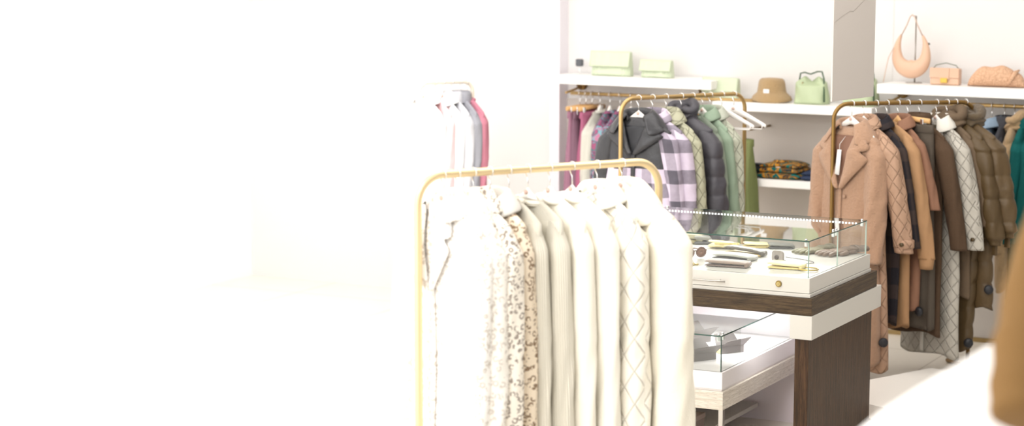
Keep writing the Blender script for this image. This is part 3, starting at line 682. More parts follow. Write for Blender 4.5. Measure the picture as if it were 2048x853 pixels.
# green trousers hanging low behind the middle rack
p = wall2w(wallpt(1505, 290, -.30)[0], -.36, wallpt(1505, 290, -.36)[1]+.09)
rk = thing('rail_arm', 'small brass arm holding the green trousers on the back wall', 'hook', p, -TH)
b = MB(); b.tube([(0, 0, 0), (0, .2, 0), (0, .345, 0)], .007, 8); b.build('arm', BRASS, rk)
trousers('green_trousers', 'moss green trousers hanging at the right end of middle rack', 'trousers', None, p, aw+.9, cloth('moss', '#88925c', 'smooth'), L=.72, w=.045, t_=.028, hemw=.075, seed=5, drop=.06)

# ------------------------------------------------------------------ display table and glass case
C0 = atz(1618, 482.6, 1.03); C0.z = 0
def T2W(x, y, z): return C0 + U * x + V * y + Vector((0, 0, z))
def tabpt(px, py, z):
    p = atz(px, py, z); d = p - C0; return d.dot(U), d.dot(V)
LEN, DEP = 1.05, .795
tb = thing('display_table', 'dark oak display table with white band carrying the glass case', 'table', C0, -TH)
boxo('tabletop', DARKW, (-LEN-.07, .03, -.03, .875, .70, .778), tb, bevel=.0015)
boxo('white_band', WHITE, (-.070, .034, -.034, .935, .593, .6995), tb, bevel=.002)
boxo('white_band', WHITE, (-LEN-.075, -LEN+.05, -.034, .935, .593, .6995), tb, bevel=.002)
boxo('leg_panel', DARKV, (-.053, .012, -.012, .86, 0, .5935), tb, bevel=.0015)
boxo('leg_panel', DARKV, (-LEN-.06, -LEN+.03, -.012, .86, 0, .5935), tb, bevel=.0015)
boxo('back_panel', LILAC, (-LEN+.03, -.053, .80, .82, 0.0, .70), tb, bevel=0)
vc = thing('display_case', 'glass display case with white drawer base on the dark table', 'display case', T2W(0, 0, .7785), -TH)
g = .006
boxo('plinth', WHITE, (-LEN-.016, .016, -.016, DEP+.03, 0, .016), vc, bevel=.001)
boxo('drawer_box', WHITE, (-LEN-.012, .011, -.011, DEP+.026, .0175, .0855), vc, bevel=.0015)
zd = .0855; zg = 1.03 - .7785
def pane(parent, d, edge=None):
    b = MB(); b.box(*d)
    sz = [d[1]-d[0], d[3]-d[2], d[5]-d[4]]; thin = sz.index(min(sz))
    nrm = {0: 2, 1: 2, 2: 1, 3: 1, 4: 0, 5: 0}
    b.mi = [0 if nrm[k] == thin else 1 for k in range(6)]
    return b.build('glass_pane', [GLASS, edge or GEDGE], parent, False)
def case_glass(parent, x0, x1, y0, y1, z0, z1, seam=True):
    pane(parent, (x0, x1, y0, y0+g, z0, z1-g)); pane(parent, (x0, x1, y1-g, y1, z0, z1-g), PEDGE)
    if seam:
        pane(parent, (x1-g, x1, y0+g+.001, .386, z0, z1-g), PEDGE); pane(parent, (x1-g, x1, .3875, y1-g-.001, z0, z1-g), PEDGE)
    else: pane(parent, (x1-g, x1, y0+g+.001, y1-g-.001, z0, z1-g))
    pane(parent, (x0, x0+g, y0+g+.001, y1-g-.001, z0, z1-g))
    pane(parent, (x0, x1, y0, y1, z1-g+.0005, z1))
def bracket(parent, x, y, z):
    b = MB(); b.box(x-.012, x+.002, y-.002, y+.012, z-.028, z-.006); b.build('glass_clip', ACRYL, parent, False, bevel=.002)
    b = MB(); b.tube([(x-.006, y+.006, z-.003), (x-.006, y+.006, z+.007)], .006, 12); b.build('clip_screw', CHROME, parent)
case_glass(vc, -LEN, 0, 0, DEP, zd, zg)
for (x, y) in ((-.012, .008), (-.012, .36), (-.012, .40), (-.012, DEP-.03), (-LEN+.02, .008), (-LEN+.02, DEP-.03)): bracket(vc, x, y, zg)
# LED strip along the back top edge, with its diodes
b = MB(); b.box(-LEN+.03, -.03, DEP-.042, DEP-.012, zg-.02, zg-.008); b.build('light_profile', STEEL, vc, False)
b = MB()
b.box(-LEN+.03, -.03, DEP-.0435, DEP-.0425, zg-.018, zg-.010)
def led_mat(name, pitch):
    t = NT(name); tc = t.node('ShaderNodeTexCoord').outputs['Object']; x = t.node('ShaderNodeSeparateXYZ', i_0=tc).outputs[0]
    f = t.math('FRACT', t.math('MULTIPLY', x, 1/pitch)); k = t.math('LESS_THAN', t.math('ABSOLUTE', t.math('SUBTRACT', f, .5)), .26)
    e = t.node('ShaderNodeEmission', i_Color=(1, 1, .98, 1), i_Strength=t.math('MULTIPLY_ADD', k, 9.0, .5)); t.link(e.outputs[0], t.o.inputs[0]); return t.m
LED = led_mat('led_diodes', .0165)
b.build('led_strip', LED, vc, False)
# handle and lock
hx0 = tabpt(1372, 566, .82)[0]; hx1 = tabpt(1438, 570, .82)[0]
b = MB(); b.tube([(hx0-.06, -.034, .045), (lerp(hx0, hx1, .5), -.034, .045), (hx1, -.034, .045)], .0045, 10); hb = b.build('drawer_handle', STEEL, vc)
for x in (hx0-.04, hx1-.03):
    b = MB(); b.tube([(x, -.034, .045), (x, -.010, .045)], .0035, 8); b.build('handle_post', STEEL, hb)
lx = tabpt(1557, 573, .82)[0]
b = MB(); b.tube([(lx, -.009, .052), (lx, -.0155, .052), (lx, -.0175, .052)], [.0145, .0145, .0135], 28, refn=(0,0,1)); lk = b.build('lock', plain('brass_lock', '#8f7c4e', .3, .9), vc, smooth=False)
b = MB(); b.tube([(lx, -.017, .052), (lx, -.0195, .052)], .008, 20, refn=(0,0,1)); b.build('lock_barrel', plain('old_brass', '#c2b078', .3, .9), lk, smooth=False)
b = MB(); b.box(lx-.001, lx+.001, -.0205, -.0190, .047, .057); b.build('keyhole', BLACK, lk, False)

# lower nested table with its own case
ox, oy = tabpt(1441.7, 745.5, .436)
lt = thing('nesting_table', 'low bleached oak table with steel legs under the dark table', 'table', T2W(ox, oy, 0), -TH)
LD = .80 - oy - .02
boxo('tabletop', LIGHTW, (-.72, .022, -.026, LD, .27, .3515), lt, bevel=.0015)
for x in (0.006, -.70):
    b = MB(); b.box(x-.010, x+.012, -.014, .010, 0, .27); b.build('leg', STEEL, lt, False, bevel=.002)
boxo('lower_shelf', WHITE, (-.72, -.17, .06, LD-.05, .08, .10), lt, bevel=.001)
lc = thing('display_case', 'lower glass display case with grey card holders inside', 'display case', T2W(ox, oy, .352), -TH)
boxo('drawer_box', WHITE3, (-.70, .012, -.012, LD-.02, .007, .084), lc, bevel=.0015)
boxo('plinth', WHITE3, (-.70, .009, -.009, LD-.02, 0, .0065), lc, bevel=.0005)
case_glass(lc, -.69, 0, 0, LD-.03, .084, .60-.352, seam=False)
bracket(lc, -.012, .008, .248); bracket(lc, -.012, .05, .248)
b = MB(); b.box(-.68, -.03, LD-.075, LD-.045, .228, .24); b.build('light_profile', STEEL, lc, False)
b = MB(); b.box(-.68, -.03, LD-.0765, LD-.0755, .230, .238); b.build('led_strip', LED, lc, False)
# card holders
GREY = plain('slate_card', '#6a6462', .55); GOLDC = plain('gold_card_inside', '#d9bb72', .45)
def card_holder(label, px, py, rz, s=1.0):
    x, y = tabpt(px, py, .4365); q = T2W(x, y, .4365)
    t = thing('card_holder', label, 'card holder', q, -TH + rz, 'grey card holders in the lower case')
    b = MB(); b.box(-.085*s, .085*s, -.012, .03, 0, .035); b.build('tray', [GREY], t, False, bevel=.001)
    b = MB(); b.box(-.0868*s, -.0855*s, -.010, .028, .003, .033); b.build('gold_insert', [GOLDC], t, False)
    b = MB(); rows = [[(-.085*s, -.012, .035), (.085*s, -.012, .035)], [(-.06*s, -.045, .065), (.11*s, -.045, .075)]]
    b.grid(rows, False); b.build('front_flap', GREY, t, smooth=False, solid=.003)
    b = MB(); rows = [[(-.085*s, .03, .035), (.085*s, .03, .035)], [(-.085*s, .05, .085), (.045*s, .052, .095)]]
    b.grid(rows, False); b.build('back_flap', GREY, t, smooth=False, solid=.003)
card_holder('grey folded card holder with gold inside, nearest the glass corner', 1462, 706, .95, .75)
card_holder('grey folded card holder left of the gold one', 1398, 722, .95, 1.0)
card_holder('grey folded card holder farthest back in lower case', 1392, 686, .95, .9)
x, y = tabpt(1372, 845, .2)
bx = thing('shoe_box', 'dark brown box on the shelf of the low table', 'box', T2W(x, y+.02, .1005), -TH)
boxo('box_body', plain('taupe_box', '#6e5f58', .5), (-.22, .03, -.02, .12, 0, .095), bx)
boxo('lid', plain('taupe_lid', '#83736b', .5), (-.223, .033, -.023, .123, .0955, .118), bx)

# ------------------------------------------------------------------ small goods in the case
ZD = .7785 + zd + .0008
GW_ = 'small leather goods in the glass case'
def onglass(px, py): x, y = tabpt(px, py, ZD); return T2W(x, y, ZD)
def slab(mb, L, W, z0, z1, rnd=.25, bow=0.0, taper=0, open_=0.0, mi=0):
    """soft rounded slab, L along x, W along y"""
    n = 16; rows = []
    for i in range(n+1):
        s = lerp(-1, 1, i/n); x = L/2*s
        e = (1-abs(s)**6)**.5 if abs(s) < 1 else .12
        zz0 = z0 + bow*(1-s*s) + open_*clamp(-s); zz1 = z1 + bow*(1-s*s) + open_*clamp(-s)
        wy = W/2*(1-taper*abs(s)**4)*lerp(.96, 1, e); zm = (zz0+zz1)/2; hh = (zz1-zz0)/2*max(.25, e)
        rows.append([(x, wy*math.copysign(abs(cos(q))**.35, cos(q)), zm + hh*math.copysign(abs(sin(q))**.6, sin(q))) for q in [2*PI*j/20 for j in range(20)]])
    mb.grid(rows, True, (-.001, 0, 0), (.001, 0, 0), mi=mi)
def wallet(label, px, py, rz, L, W, h, m, m2, gap=.004, open_=.006, bow=.002, snap=False, nm='leather_wallet'):
    t = thing(nm, label, 'wallet', onglass(px, py), -TH+rz, GW_)
    b = MB(); slab(b, L, W, 0, h*.42, bow=0); b.build('lower_flap', m2, t)
    b = MB(); slab(b, L, W, h*.42+gap*.2, h, bow=bow, open_=open_); b.build('upper_flap', m, t)
    b = MB(); b.tube([(L/2-.006, -W/2+.003, h*.47), (L/2-.005, 0, h*.47), (L/2-.006, W/2-.003, h*.47)], h*.45, 12, sx=.7); b.build('spine', m, t)
    return t
TAUPE = plain('taupe_leather', '#8b7669', .4, noise=.001, scale=200)
TAUPED = plain('dark_taupe_leather', '#64524a', .5)
CREAM = plain('butter_leather', '#efe1ac', .45, noise=.001, scale=200)
CREAM2 = plain('butter_leather_edge', '#d9c47f', .5)
SLATE = plain('slate_leather', '#7d7c76', .45, noise=.001, scale=200)
SLATED = plain('slate_leather_dark', '#4f5050', .5)
OLIVEL = plain('olive_grey_leather', '#a39c80', .45)
wallet('taupe folded wallet at the front of the glass case', 1456, 533, .12, .20, .085, .026, TAUPE, TAUPED, open_=.004)
wallet('pale grey pouch with many folds behind the taupe wallet', 1470, 519, -.12, .20, .09, .024, plain('pale_grey_leather', '#a9a79f', .4), SLATED, bow=.005, open_=.0)
wallet('dark open wallet with golden lining behind the pouch', 1490, 510, -.16, .21, .06, .028, plain('brown_grey_leather', '#5c554b', .4), GOLDC, bow=.008, open_=.01)
wallet('butter yellow folded wallet at the right front of the case', 1573, 537, .08, .165, .085, .026, CREAM, CREAM2)
wallet('butter yellow wallet at the back, left of the slate one', 1513, 495, .55, .125, .07, .022, CREAM, CREAM2)
wallet('slate grey wallet at the back beside the leather gloves', 1562, 497, .5, .125, .07, .022, SLATE, SLATED)
wallet('olive grey clutch wallet at the back left of case', 1378, 486, .1, .14, .08, .05, OLIVEL, plain('olive_edge', '#8b8055', .5))
wallet('small dark slate wallet touching the olive clutch', 1404, 488, .5, .08, .07, .04, SLATE, SLATED)
# wrapped scarf / belt bundle
t = thing('wrapped_belt', 'cream leather belt wrapped in loops at the back', 'belt', onglass(1447, 497), -TH, GW_)
b = MB(); slab(b, .14, .075, 0, .022, bow=.006); b.build('folded_body', CREAM, t)
for k, (ox_, rr_) in enumerate(((0, .0), (.018, .006), (-.012, .01))):
    pts = [(ox_+.02*sin(q)+.055*cos(q)*.9, .044*sin(q), .018+.012*cos(q*1+k)*.5+.006*k) for q in [2*PI*j/28 for j in range(29)]]
    b = MB(); b.tube(pts, .0045, 8, sx=1.0); b.build('strap_loop', CREAM2 if k == 1 else CREAM, t)
# gloves
def glove(label, px, py, rz, m, s=1.0):
    t = thing('leather_glove', label, 'glove', onglass(px, py), -TH+rz, GW_)
    b = MB(); rows = []
    for i in range(15):
        f = i/14; x = lerp(.005, .15, f)*s; w = lerp(.040, .034, f) * (1 - .18*math.exp(-((f-.55)/.15)**2))*s; h = lerp(.012, .017, f)*s
        rows.append([(x, w*cos(q), h + h*math.copysign(abs(sin(q))**.7, sin(q)) + .002*sin(12*f)) for q in [2*PI*j/20 for j in range(20)]])
    b.grid(rows, True, (0, 0, 0), (-.01, 0, 0)); b.build('palm', m, t)
    for k, (yy, ln) in enumerate(((-.030, .062), (-.010, .076), (.011, .080), (.031, .072))):
        b = MB(); a = (k-1.5)*.08
        b.tube([(.02*s, yy*s, .012*s), (-.01*s, yy*s*1.05, .016*s), (-.45*ln*s, (yy+a*.02)*s*1.1, .015*s), (-.8*ln*s, (yy+a*.04)*s*1.12, .011*s), (-ln*s, (yy+a*.05)*s*1.12, .008*s)], [.0085*s, .0105*s, .0098*s, .009*s, .005*s], 12, sx=.95); b.build('finger', m, t)
    b = MB(); b.tube([(.07*s, -.033*s, .012*s), (.045*s, -.05*s, .012*s), (.02*s, -.055*s, .011*s), (.0*s, -.052*s, .009*s)], [.012*s, .011*s, .0095*s, .006*s], 12); b.build('thumb', m, t)
    b = MB(); rows = [[(xx*s, w_*s*cos(q), .017*s+h_*s*sin(q)) for q in [2*PI*j/20 for j in range(20)]] for xx, w_, h_ in ((.146, .035, .017), (.15, .038, .0185), (.168, .039, .019), (.17, .034, .015))]
    b.grid(rows, True, None, (-.01, 0, 0)); b.build('cuff', m, t)
    return t
OLG = plain('olive_glove_leather', '#7c7860', .35, noise=.0012, scale=120); BRG = plain('brown_glove_leather', '#7b675a', .33, noise=.0012, scale=120)
glove('olive leather glove left of the brown gloves', 1616, 507, 1.15, OLG, .95)
glove('brown leather glove lying on top, right of the case', 1664, 511, 1.15, BRG, 1.0)
glove('second brown leather glove partly under the first', 1684, 507, 1.0, BRG, .85)
# security sensor with cable
t = thing('security_sensor', 'grey square security sensor with round eye and black cable', 'sensor', onglass(1556, 527), -TH-.12, None)
b = MB(); rows = []
for yy, f in ((-.006, .92), (-.008, 1), (.006, 1), (.008, .92)):
    rows.append([(.024*f*math.copysign(abs(cos(q))**.45, cos(q)), yy, .026+.024*f*math.copysign(abs(sin(q))**.45, sin(q))) for q in [2*PI*j/32 for j in range(32)]])
b.grid(rows, True, (0, 0, 0), (0, 0, 0)); b.xf(Matrix.Scale(1.18, 4)); b.build('housing', plain('sensor_grey', '#a79d97', .4), t)
b = MB(); b.tube([(-.003, -.007, .028), (-.003, -.012, .028), (-.003, -.013, .028)], [.0105, .0105, .006], 20, refn=(0,0,1)); b.build('eye', plain('dark_lens', '#4a3f3a', .1), t)
b = MB(); b.tube([(.024, 0, .02), (.06, -.01, .012), (.10, .02, .004), (.13, .05, .003), (.14, .09, .003), (.12, .12, .003), (.05, .15, .003), (-.05, .17, .003)], .0015, 6); b.build('cable', BLACK, t)
# bangle
t = thing('headband', 'golden ring shaped headband beside the yellow wallet', 'headband', onglass(1616, 541), -TH)
b = MB(); b.tube([(.048*cos(q), .04*sin(q), .006) for q in [2*PI*j/36 for j in range(37)]], .0035, 8, sx=1.0, cap=False); b.build('band', plain('pale_gold_band', '#cdb463', .3, .5), t)
# sunglasses
t = thing('sunglasses', 'brown sunglasses half hidden behind the cream coat', 'sunglasses', onglass(1388, 517), -TH+1.0)
BR = plain('brown_acetate', '#6f4d40', .15)
for sx in (-1, 1):
    b = MB(); b.tube([(sx*.033+.026*cos(q), -.01, .028+.022*sin(q)) for q in [2*PI*j/28 for j in range(29)]], .0032, 8, cap=False); b.build('rim', BR, t)
    b = MB(); b.grid([[(sx*.033+.025*f*cos(2*PI*j/24), -.010, .028+.021*f*sin(2*PI*j/24)) for j in range(24)] for f in (1, .5, .05)], True); b.build('lens', plain('amber_lens', '#7c5540', .08), t, solid=.0015)
    b = MB(); b.tube([(sx*.062, -.01, .036), (sx*.066, .04, .034), (sx*.064, .10, .03), (sx*.058, .125, .014)], .003, 8); b.build('temple', BR, t)
b = MB(); b.tube([(-.009, -.01, .034), (0, -.012, .037), (.009, -.01, .034)], .0026, 8); b.build('bridge', BR, t)
t = thing('chain_necklace', 'thin gold chain piled at the front left of the case', 'necklace', onglass(1377, 530), -TH)
b = MB(); b.tube([((.03+.012*sin(5*q))*cos(q)*1.2, (.022+.009*cos(7*q))*sin(q), .004+.003*sin(9*q)) for q in [6*PI*j/120 for j in range(121)]], .0022, 6); b.build('chain', plain('chain_gold', '#d8c06a', .25, .8), t)

# ------------------------------------------------------------------ goods on the shelves
GS = 'bags and hats on the wall shelves'
def onshelf(px, z, yo=-.19): return wall2w(wallpt(px, 180, yo)[0], yo, z+.0005)
sc = 1.0/ (F/12.2)
def pleated_bag(label, px0, px1, h, z, pleat=9, lean=.0):
    x0 = wallpt(px0, 150, -.2)[0]; x1 = wallpt(px1, 150, -.2)[0]; w = x1-x0
    m = plain('pistachio_leather', '#c6d0b4', .5, noise=.002, scale=60)
    t = thing('clutch_bag', label, 'bag', wall2w((x0+x1)/2, -.2, z+.0005), -TH, GS)
    rows = []
    for i in range(17):
        f = i/16; hw = w/2*lerp(1.0, .97, f); ty = lerp(.045, .022, f)
        if i in (0, 16): ty *= .7
        rows.append([(hw*math.copysign(abs(cos(q))**.3, cos(q)), (ty + (.0035*sin(pleat*PI*cos(q)) if abs(sin(q)) > .3 else 0))*math.copysign(abs(sin(q))**.5, sin(q)), h*f) for q in [2*PI*j/96 for j in range(96)]])
    b = MB(); b.grid(rows, True, (0,0,0), (0,0,-.004)); b.build('bag_body', m, t)
    rows = [[(lerp(-w/2, w/2, j/20)*1.01, -lerp(.028, .05, (1-f_)) -.002+.003*sin(pleat*PI*j/20), h*(1.0-.62*(1-f_)) + (.004 if f_ > .9 else 0)) for j in range(21)] for f_ in [1-k/8 for k in range(9)]]
    b = MB(); b.grid(rows, False); b.build('flap', m, t, solid=.005)
    b = MB(); b.box(-w/2-.014, -w/2+.004, -.01, .008, h*.52, h*.66); b.build('side_loop', plain('dark_green_trim', '#4c5a45', .5), t, False, bevel=.002)
pleated_bag('wider pale green pleated clutch on the upper left shelf', 1186, 1264, .152, ZL)
pleated_bag('smaller pale green clutch on the upper left shelf', 1285, 1346, .108, ZL, 7)
pleated_bag('pale green clutch seen behind the middle rack rail', 1410, 1480, .135, ZM, 3)
t = thing('wall_sensor', 'small dark cube shaped sensor left of the green clutch', 'sensor', onshelf(1159, ZL, -.1), -TH)
b = MB(); b.box(-.022, .022, -.02, .02, .045, .092); b.build('cube', plain('dark_sensor', '#55575c', .5), t, False, bevel=.008)
b = MB(); b.tube([(0, 0, 0), (0, 0, .05)], .004, 8); b.build('stand', PAPER, t)
# bucket hat
t = thing('bucket_hat', 'straw coloured fluffy bucket hat on the middle shelf', 'hat', onshelf(1543, ZM), -TH, GS)
HM = cloth('tan_fleece', '#d6b382', 'teddy')
rows = []
for r, z in ((.125, .004), (.127, .012), (.118, .03), (.102, .05), (.092, .058), (.088, .075), (.083, .11), (.078, .132), (.066, .143), (.03, .147)):
    rows.append([(r*cos(q)*(1+.03*sin(3*q)), r*sin(q)*.9, z+(.006*sin(2*q+1) if r > .11 else 0)) for q in [2*PI*j/40 for j in range(40)]])
b = MB(); b.grid(rows, True, (0, 0, .05), (0, 0, .001)); b.build('hat_body', HM, t)
b = MB(); b.box(-.02, .018, -.086, -.083, .058, .082); b.build('size_label', PAPER, t, False, bevel=.004)
# slouchy green bag
def slouch(label, px, w, h, z, dark=True):
    t = thing('shoulder_bag', label, 'bag', onshelf(px, z), -TH+.1, GS)
    m = plain('apple_green_leather', '#b3c09c', .45, noise=.003, scale=25); dk = plain('dark_green_strap', '#3f5a42', .4)
    rows = []
    for i in range(21):
        f = i/20; hw = w/2*(lerp(1, .86, f) if f < .8 else lerp(.86, .45, (f-.8)/.2)); ty = lerp(.07, .05, f)*(1 if f < .7 else lerp(1, .25, (f-.7)/.3))
        if i == 0: ty *= .85
        rows.append([(hw*math.copysign(abs(cos(q))**.55, cos(q))*(1+.03*sin(6*f+q)), ty*(1+.12*sin(4*q+5*f))*math.copysign(abs(sin(q))**.7, sin(q)), h*f*(1 - .24*(abs(cos(q))<.55)*clamp((f-.6)/.4)) ) for q in [2*PI*j/44 for j in range(44)]])
    b = MB(); b.grid(rows, True, (0,0,0), (0,0,-.012)); b.build('bag_body', m, t)
    b = MB(); b.tube([(-w*.36, -.01, h*.80), (-w*.34, 0, h*1.10), (-w*.22, 0, h*1.14), (-w*.05, 0, h*1.08), (w*.15, 0, h*1.18), (w*.28, .0, h*1.18), (w*.36, -.02, h*.95), (w*.40, -.045, h*.5), (w*.42, -.055, h*.1)], .009, 10, sx=.5, refn=(0, 1, 0)); b.build('strap', dk, t)
    b = MB(); b.tube([(-w*.36, -.02, h*.76), (-w*.30, -.03, h*.70), (-w*.24, -.02, h*.78)], .006, 8); b.build('buckle', BRASS2, t)
slouch('soft apple green shoulder bag with dark strap, middle shelf', 1624, .215, .165, ZM)
slouch('apple green bag mostly hidden behind the hanging grey panel', 1722, .22, .2, ZM)
# crescent bag on a stand
q = onshelf(1821, ZR)
t = thing('crescent_bag', 'tan crescent handbag hanging on a metal display stand', 'handbag', q, -TH, GS)
TAN = plain('nude_leather', '#d4ae93', .38, noise=.0008, scale=120)
rows = []; N = 48
for i in range(N+1):
    a = lerp(-2.50, 2.50, i/N)       # angle from straight down
    cx_, cz_ = 0, .155
    Ro = .125; half = lerp(.055, .008, (abs(a)/2.5)**1.8); rc = Ro - half
    px_, pz_ = rc*sin(a)*(.93), cz_ - rc*cos(a)*(1.0 if abs(a) < 1.57 else 1.35)
    nx, nz_ = sin(a), -cos(a)
    th = lerp(.032, .008, (abs(a)/2.5)**1.5)
    rows.append([(px_ + nx*half*cos(k), th*sin(k), pz_ + nz_*half*cos(k)) for k in [2*PI*j/20 for j in range(20)]])
b = MB(); b.grid(rows, True, (0,0,0), (0,0,0)); b.build('bag_body', TAN, t)
b = MB(); pe = [Vector(rows[0][j]) for j in range(20)]; e0 = sum(pe, Vector())/20; e1 = sum((Vector(p) for p in rows[-1]), Vector())/20
b.tube([e0, lerp(e0, Vector((0, 0, .405)), .5), Vector((-.014, 0, .392)), Vector((0, 0, .405)), Vector((.014, 0, .392)), lerp(e1, Vector((0, 0, .405)), .5), e1], .0065, 10, sx=.5, refn=(0,1,0)); b.build('shoulder_strap', plain('pale_nude_strap', '#cdb3a2', .5), t)
b = MB(); b.tube([(-.10, -.03, .21), (-.125, -.05, .15), (-.14, -.06, .06), (-.15, -.06, .006)], .003, 8); b.build('long_strap', plain('pale_nude_strap', '#cdb3a2', .5), t)
st = thing('bag_stand', 'slim metal stand holding up the tan crescent bag', 'stand', q + V*.06, -TH)
b = MB(); b.tube([(.005, 0, .004), (.005, 0, .2), (.005, 0, .395), (.005, -.06, .398)], .0045, 10, refn=(0,1,0)); b.build('post', STEEL, st)
b = MB(); b.lathe([(.05, 0), (.05, .004), (.045, .005)], 24); b.build('base', STEEL, st)
b = MB(); b.sphere((.092, -.05, .235), (.018, .01, .008), 12, 8); b.build('tag_clip', BLACK, st)
# box bag
q = onshelf(1891, ZR)
t = thing('box_bag', 'small rigid tan handbag with brass clasp on right shelf', 'handbag', q, -TH, GS)
boxo('bag_body', TAN, (-.088, .088, -.03, .03, 0, .098), t, bevel=.008)
boxo('flap', TAN, (-.089, .089, -.036, -.0305, .042, .100), t, bevel=.003)
boxo('center_panel', TAN, (-.03, .03, -.040, -.0365, .034, .1), t, bevel=.001)
boxo('clasp', plain('yellow_brass', '#c7a24a', .35, .6), (-.021, .021, -.046, -.0405, .014, .042), t, bevel=.002)
b = MB(); b.tube([(-.075, 0, .097), (-.06, 0, .115), (0, 0, .128), (.06, 0, .115), (.075, 0, .097)], .0035, 8); b.build('top_handle', plain('grey_green_handle', '#8c8f86', .4), t)
# woven pouch
q = onshelf(1993, ZR)
t = thing('woven_pouch', 'peach coloured soft woven pouch at the right end', 'handbag', q, -TH, GS)
tt = NT('peach_woven'); tc = tt.node('ShaderNodeTexCoord').outputs['Object']
vo = tt.node('ShaderNodeTexVoronoi', i_Vector=tc, i_Scale=85.0)
tt.link(tt.mix(vo.outputs['Distance'], hexc('#e2b896'), hexc('#c69a7a')), tt.b.inputs['Base Color']); tt.bump(vo.outputs['Distance'], .006); tt.b.inputs['Roughness'].default_value = .6
rows = []
for i in range(33):
    s = lerp(-1, 1, i/32); x = .17*s; top = .108*(1-abs(s)**2.8)**.6 + .012 + .006*sin(9*s) if abs(s) < 1 else .012
    if s > .55: top *= .93
    rows.append([(x, .06*(1-abs(s)**4*.7)*cos(k), top/2 + top/2*math.copysign(abs(sin(k))**.8, sin(k))) for k in [2*PI*j/24 for j in range(24)]])
b = MB(); b.grid(rows, True, (0,0,0), (0,0,0)); b.build('pouch_body', tt.m, t)
b = MB(); b.tube([(.085, -.05, .02), (.10, -.062, .05), (.12, -.04, .09), (.13, 0, .10)], [.006, .012, .012, .006], 10); b.build('knot_fold', tt.m, t)
# folded sweaters
def folded(label, px0, px1, hs, m, nm='folded_sweater', yo=-.18):
    x0 = wallpt(px0, 355, yo)[0]; x1 = wallpt(px1, 355, yo)[0]; w = x1-x0
    t = thing(nm, label, 'sweater', wall2w((x0+x1)/2, yo, ZF+.0005), -TH, 'folded clothes on the low shelf')
    z = 0
    for k, hh in enumerate(hs):
        b = MB(); slab(b, w*(1-.06*k), .26*(1-.05*k), z, z+hh, bow=.006*k); b.build('folded_layer', m, t); z += hh*.75
    b = MB(); b.tube([(.05*sin(a), -.03-.06*cos(a), z+.01+.012*cos(a)) for a in [2*PI*j/20 for j in range(21)]], .014, 8, cap=False); b.build('neckband', m, t)
    b = MB(); b.box(-.018, .014, -.11, -.105, z-.012, z+.014); b.build('label_patch', PAPER, t, False, bevel=.003)
folded('teal and orange patterned folded sweater on the low shelf', 1527, 1612, (.04, .038, .03), cloth('floral_orange', '#0d5a57', 'floral', 1))
folded('dark charcoal folded sweater left of the patterned one', 1480, 1524, (.04, .035), cloth('charcoal_knit', '#3b3d44', 'knit'))
folded('dark blue folded jeans right of the patterned sweater', 1614, 1680, (.035, .03), cloth('denim_blue', '#3a4663', 'wool'), 'folded_jeans')

# ------------------------------------------------------------------ hanging panel
p0 = atz(1662.5, 203.5, 1.64)
d1 = ray(1745.5, 193); q = (1.64 - H)/d1.z; p1 = EYE + d1*q
dv = Vector((p1.x-p0.x, p1.y-p0.y, 0)); wv = dv.length; az = math.atan2(dv.y, dv.x)
t = thing('hanging_sign', 'plain grey panel hanging from the ceiling above the glass case', 'sign', (p0.x, p0.y, 1.64), az)
boxo('panel', plain('warm_grey_board', '#c6beb7', .7), (0, wv, -.004, .004, 0, 1.1), t, bevel=.001)
b = MB(); b.tube([(.0, -.0055, .345), (.04*wv/.2, -.0055, .375), (.075*wv/.2, -.0055, .395), (.09*wv/.2, -.0055, .392), (.13*wv/.2, -.0055, .43), (.16*wv/.2, -.0055, .46)], .0007, 6); b.build('scratch_line', plain('crease_grey', '#a39b94', .7), t)
for x in (.03, wv-.03):
    b = MB(); b.tube([(x, 0, 1.08), (x, 0, 1.76)], .0015, 6); b.build('cord', STEEL, t)

# ------------------------------------------------------------------ white podium on the floor
K = atz(1863, 736, .086); A_ = atz(1755, 757, .086); B_ = atz(1915, 752, .086)
e1 = (A_-K); e1.z = 0; e1.normalize(); e2 = Vector((-e1.y, e1.x, 0)); 
if e2.dot(B_-K) < 0: e2 = -e2
rz = math.atan2(e2.y, e2.x)
pd = thing('floor_podium', 'low white podium on the floor behind the dark table', 'podium', (K.x, K.y, 0), rz)
sgn = 1 if Vector((-e2.y, e2.x, 0)).dot(e1) > 0 else -1
yy = sorted((0, sgn*.9))
b = MB(); b.box(0, .60, yy[0], yy[1], .012, .086); b.build('platform', plain('podium_white', '#ece7e0', .4), pd, False, bevel=.002)
b = MB(); b.box(.01, .59, yy[0]+.01, yy[1]-.01, 0, .012); b.build('shadow_gap_base', plain('dark_green_grey', '#4b5547', .5), pd, False)

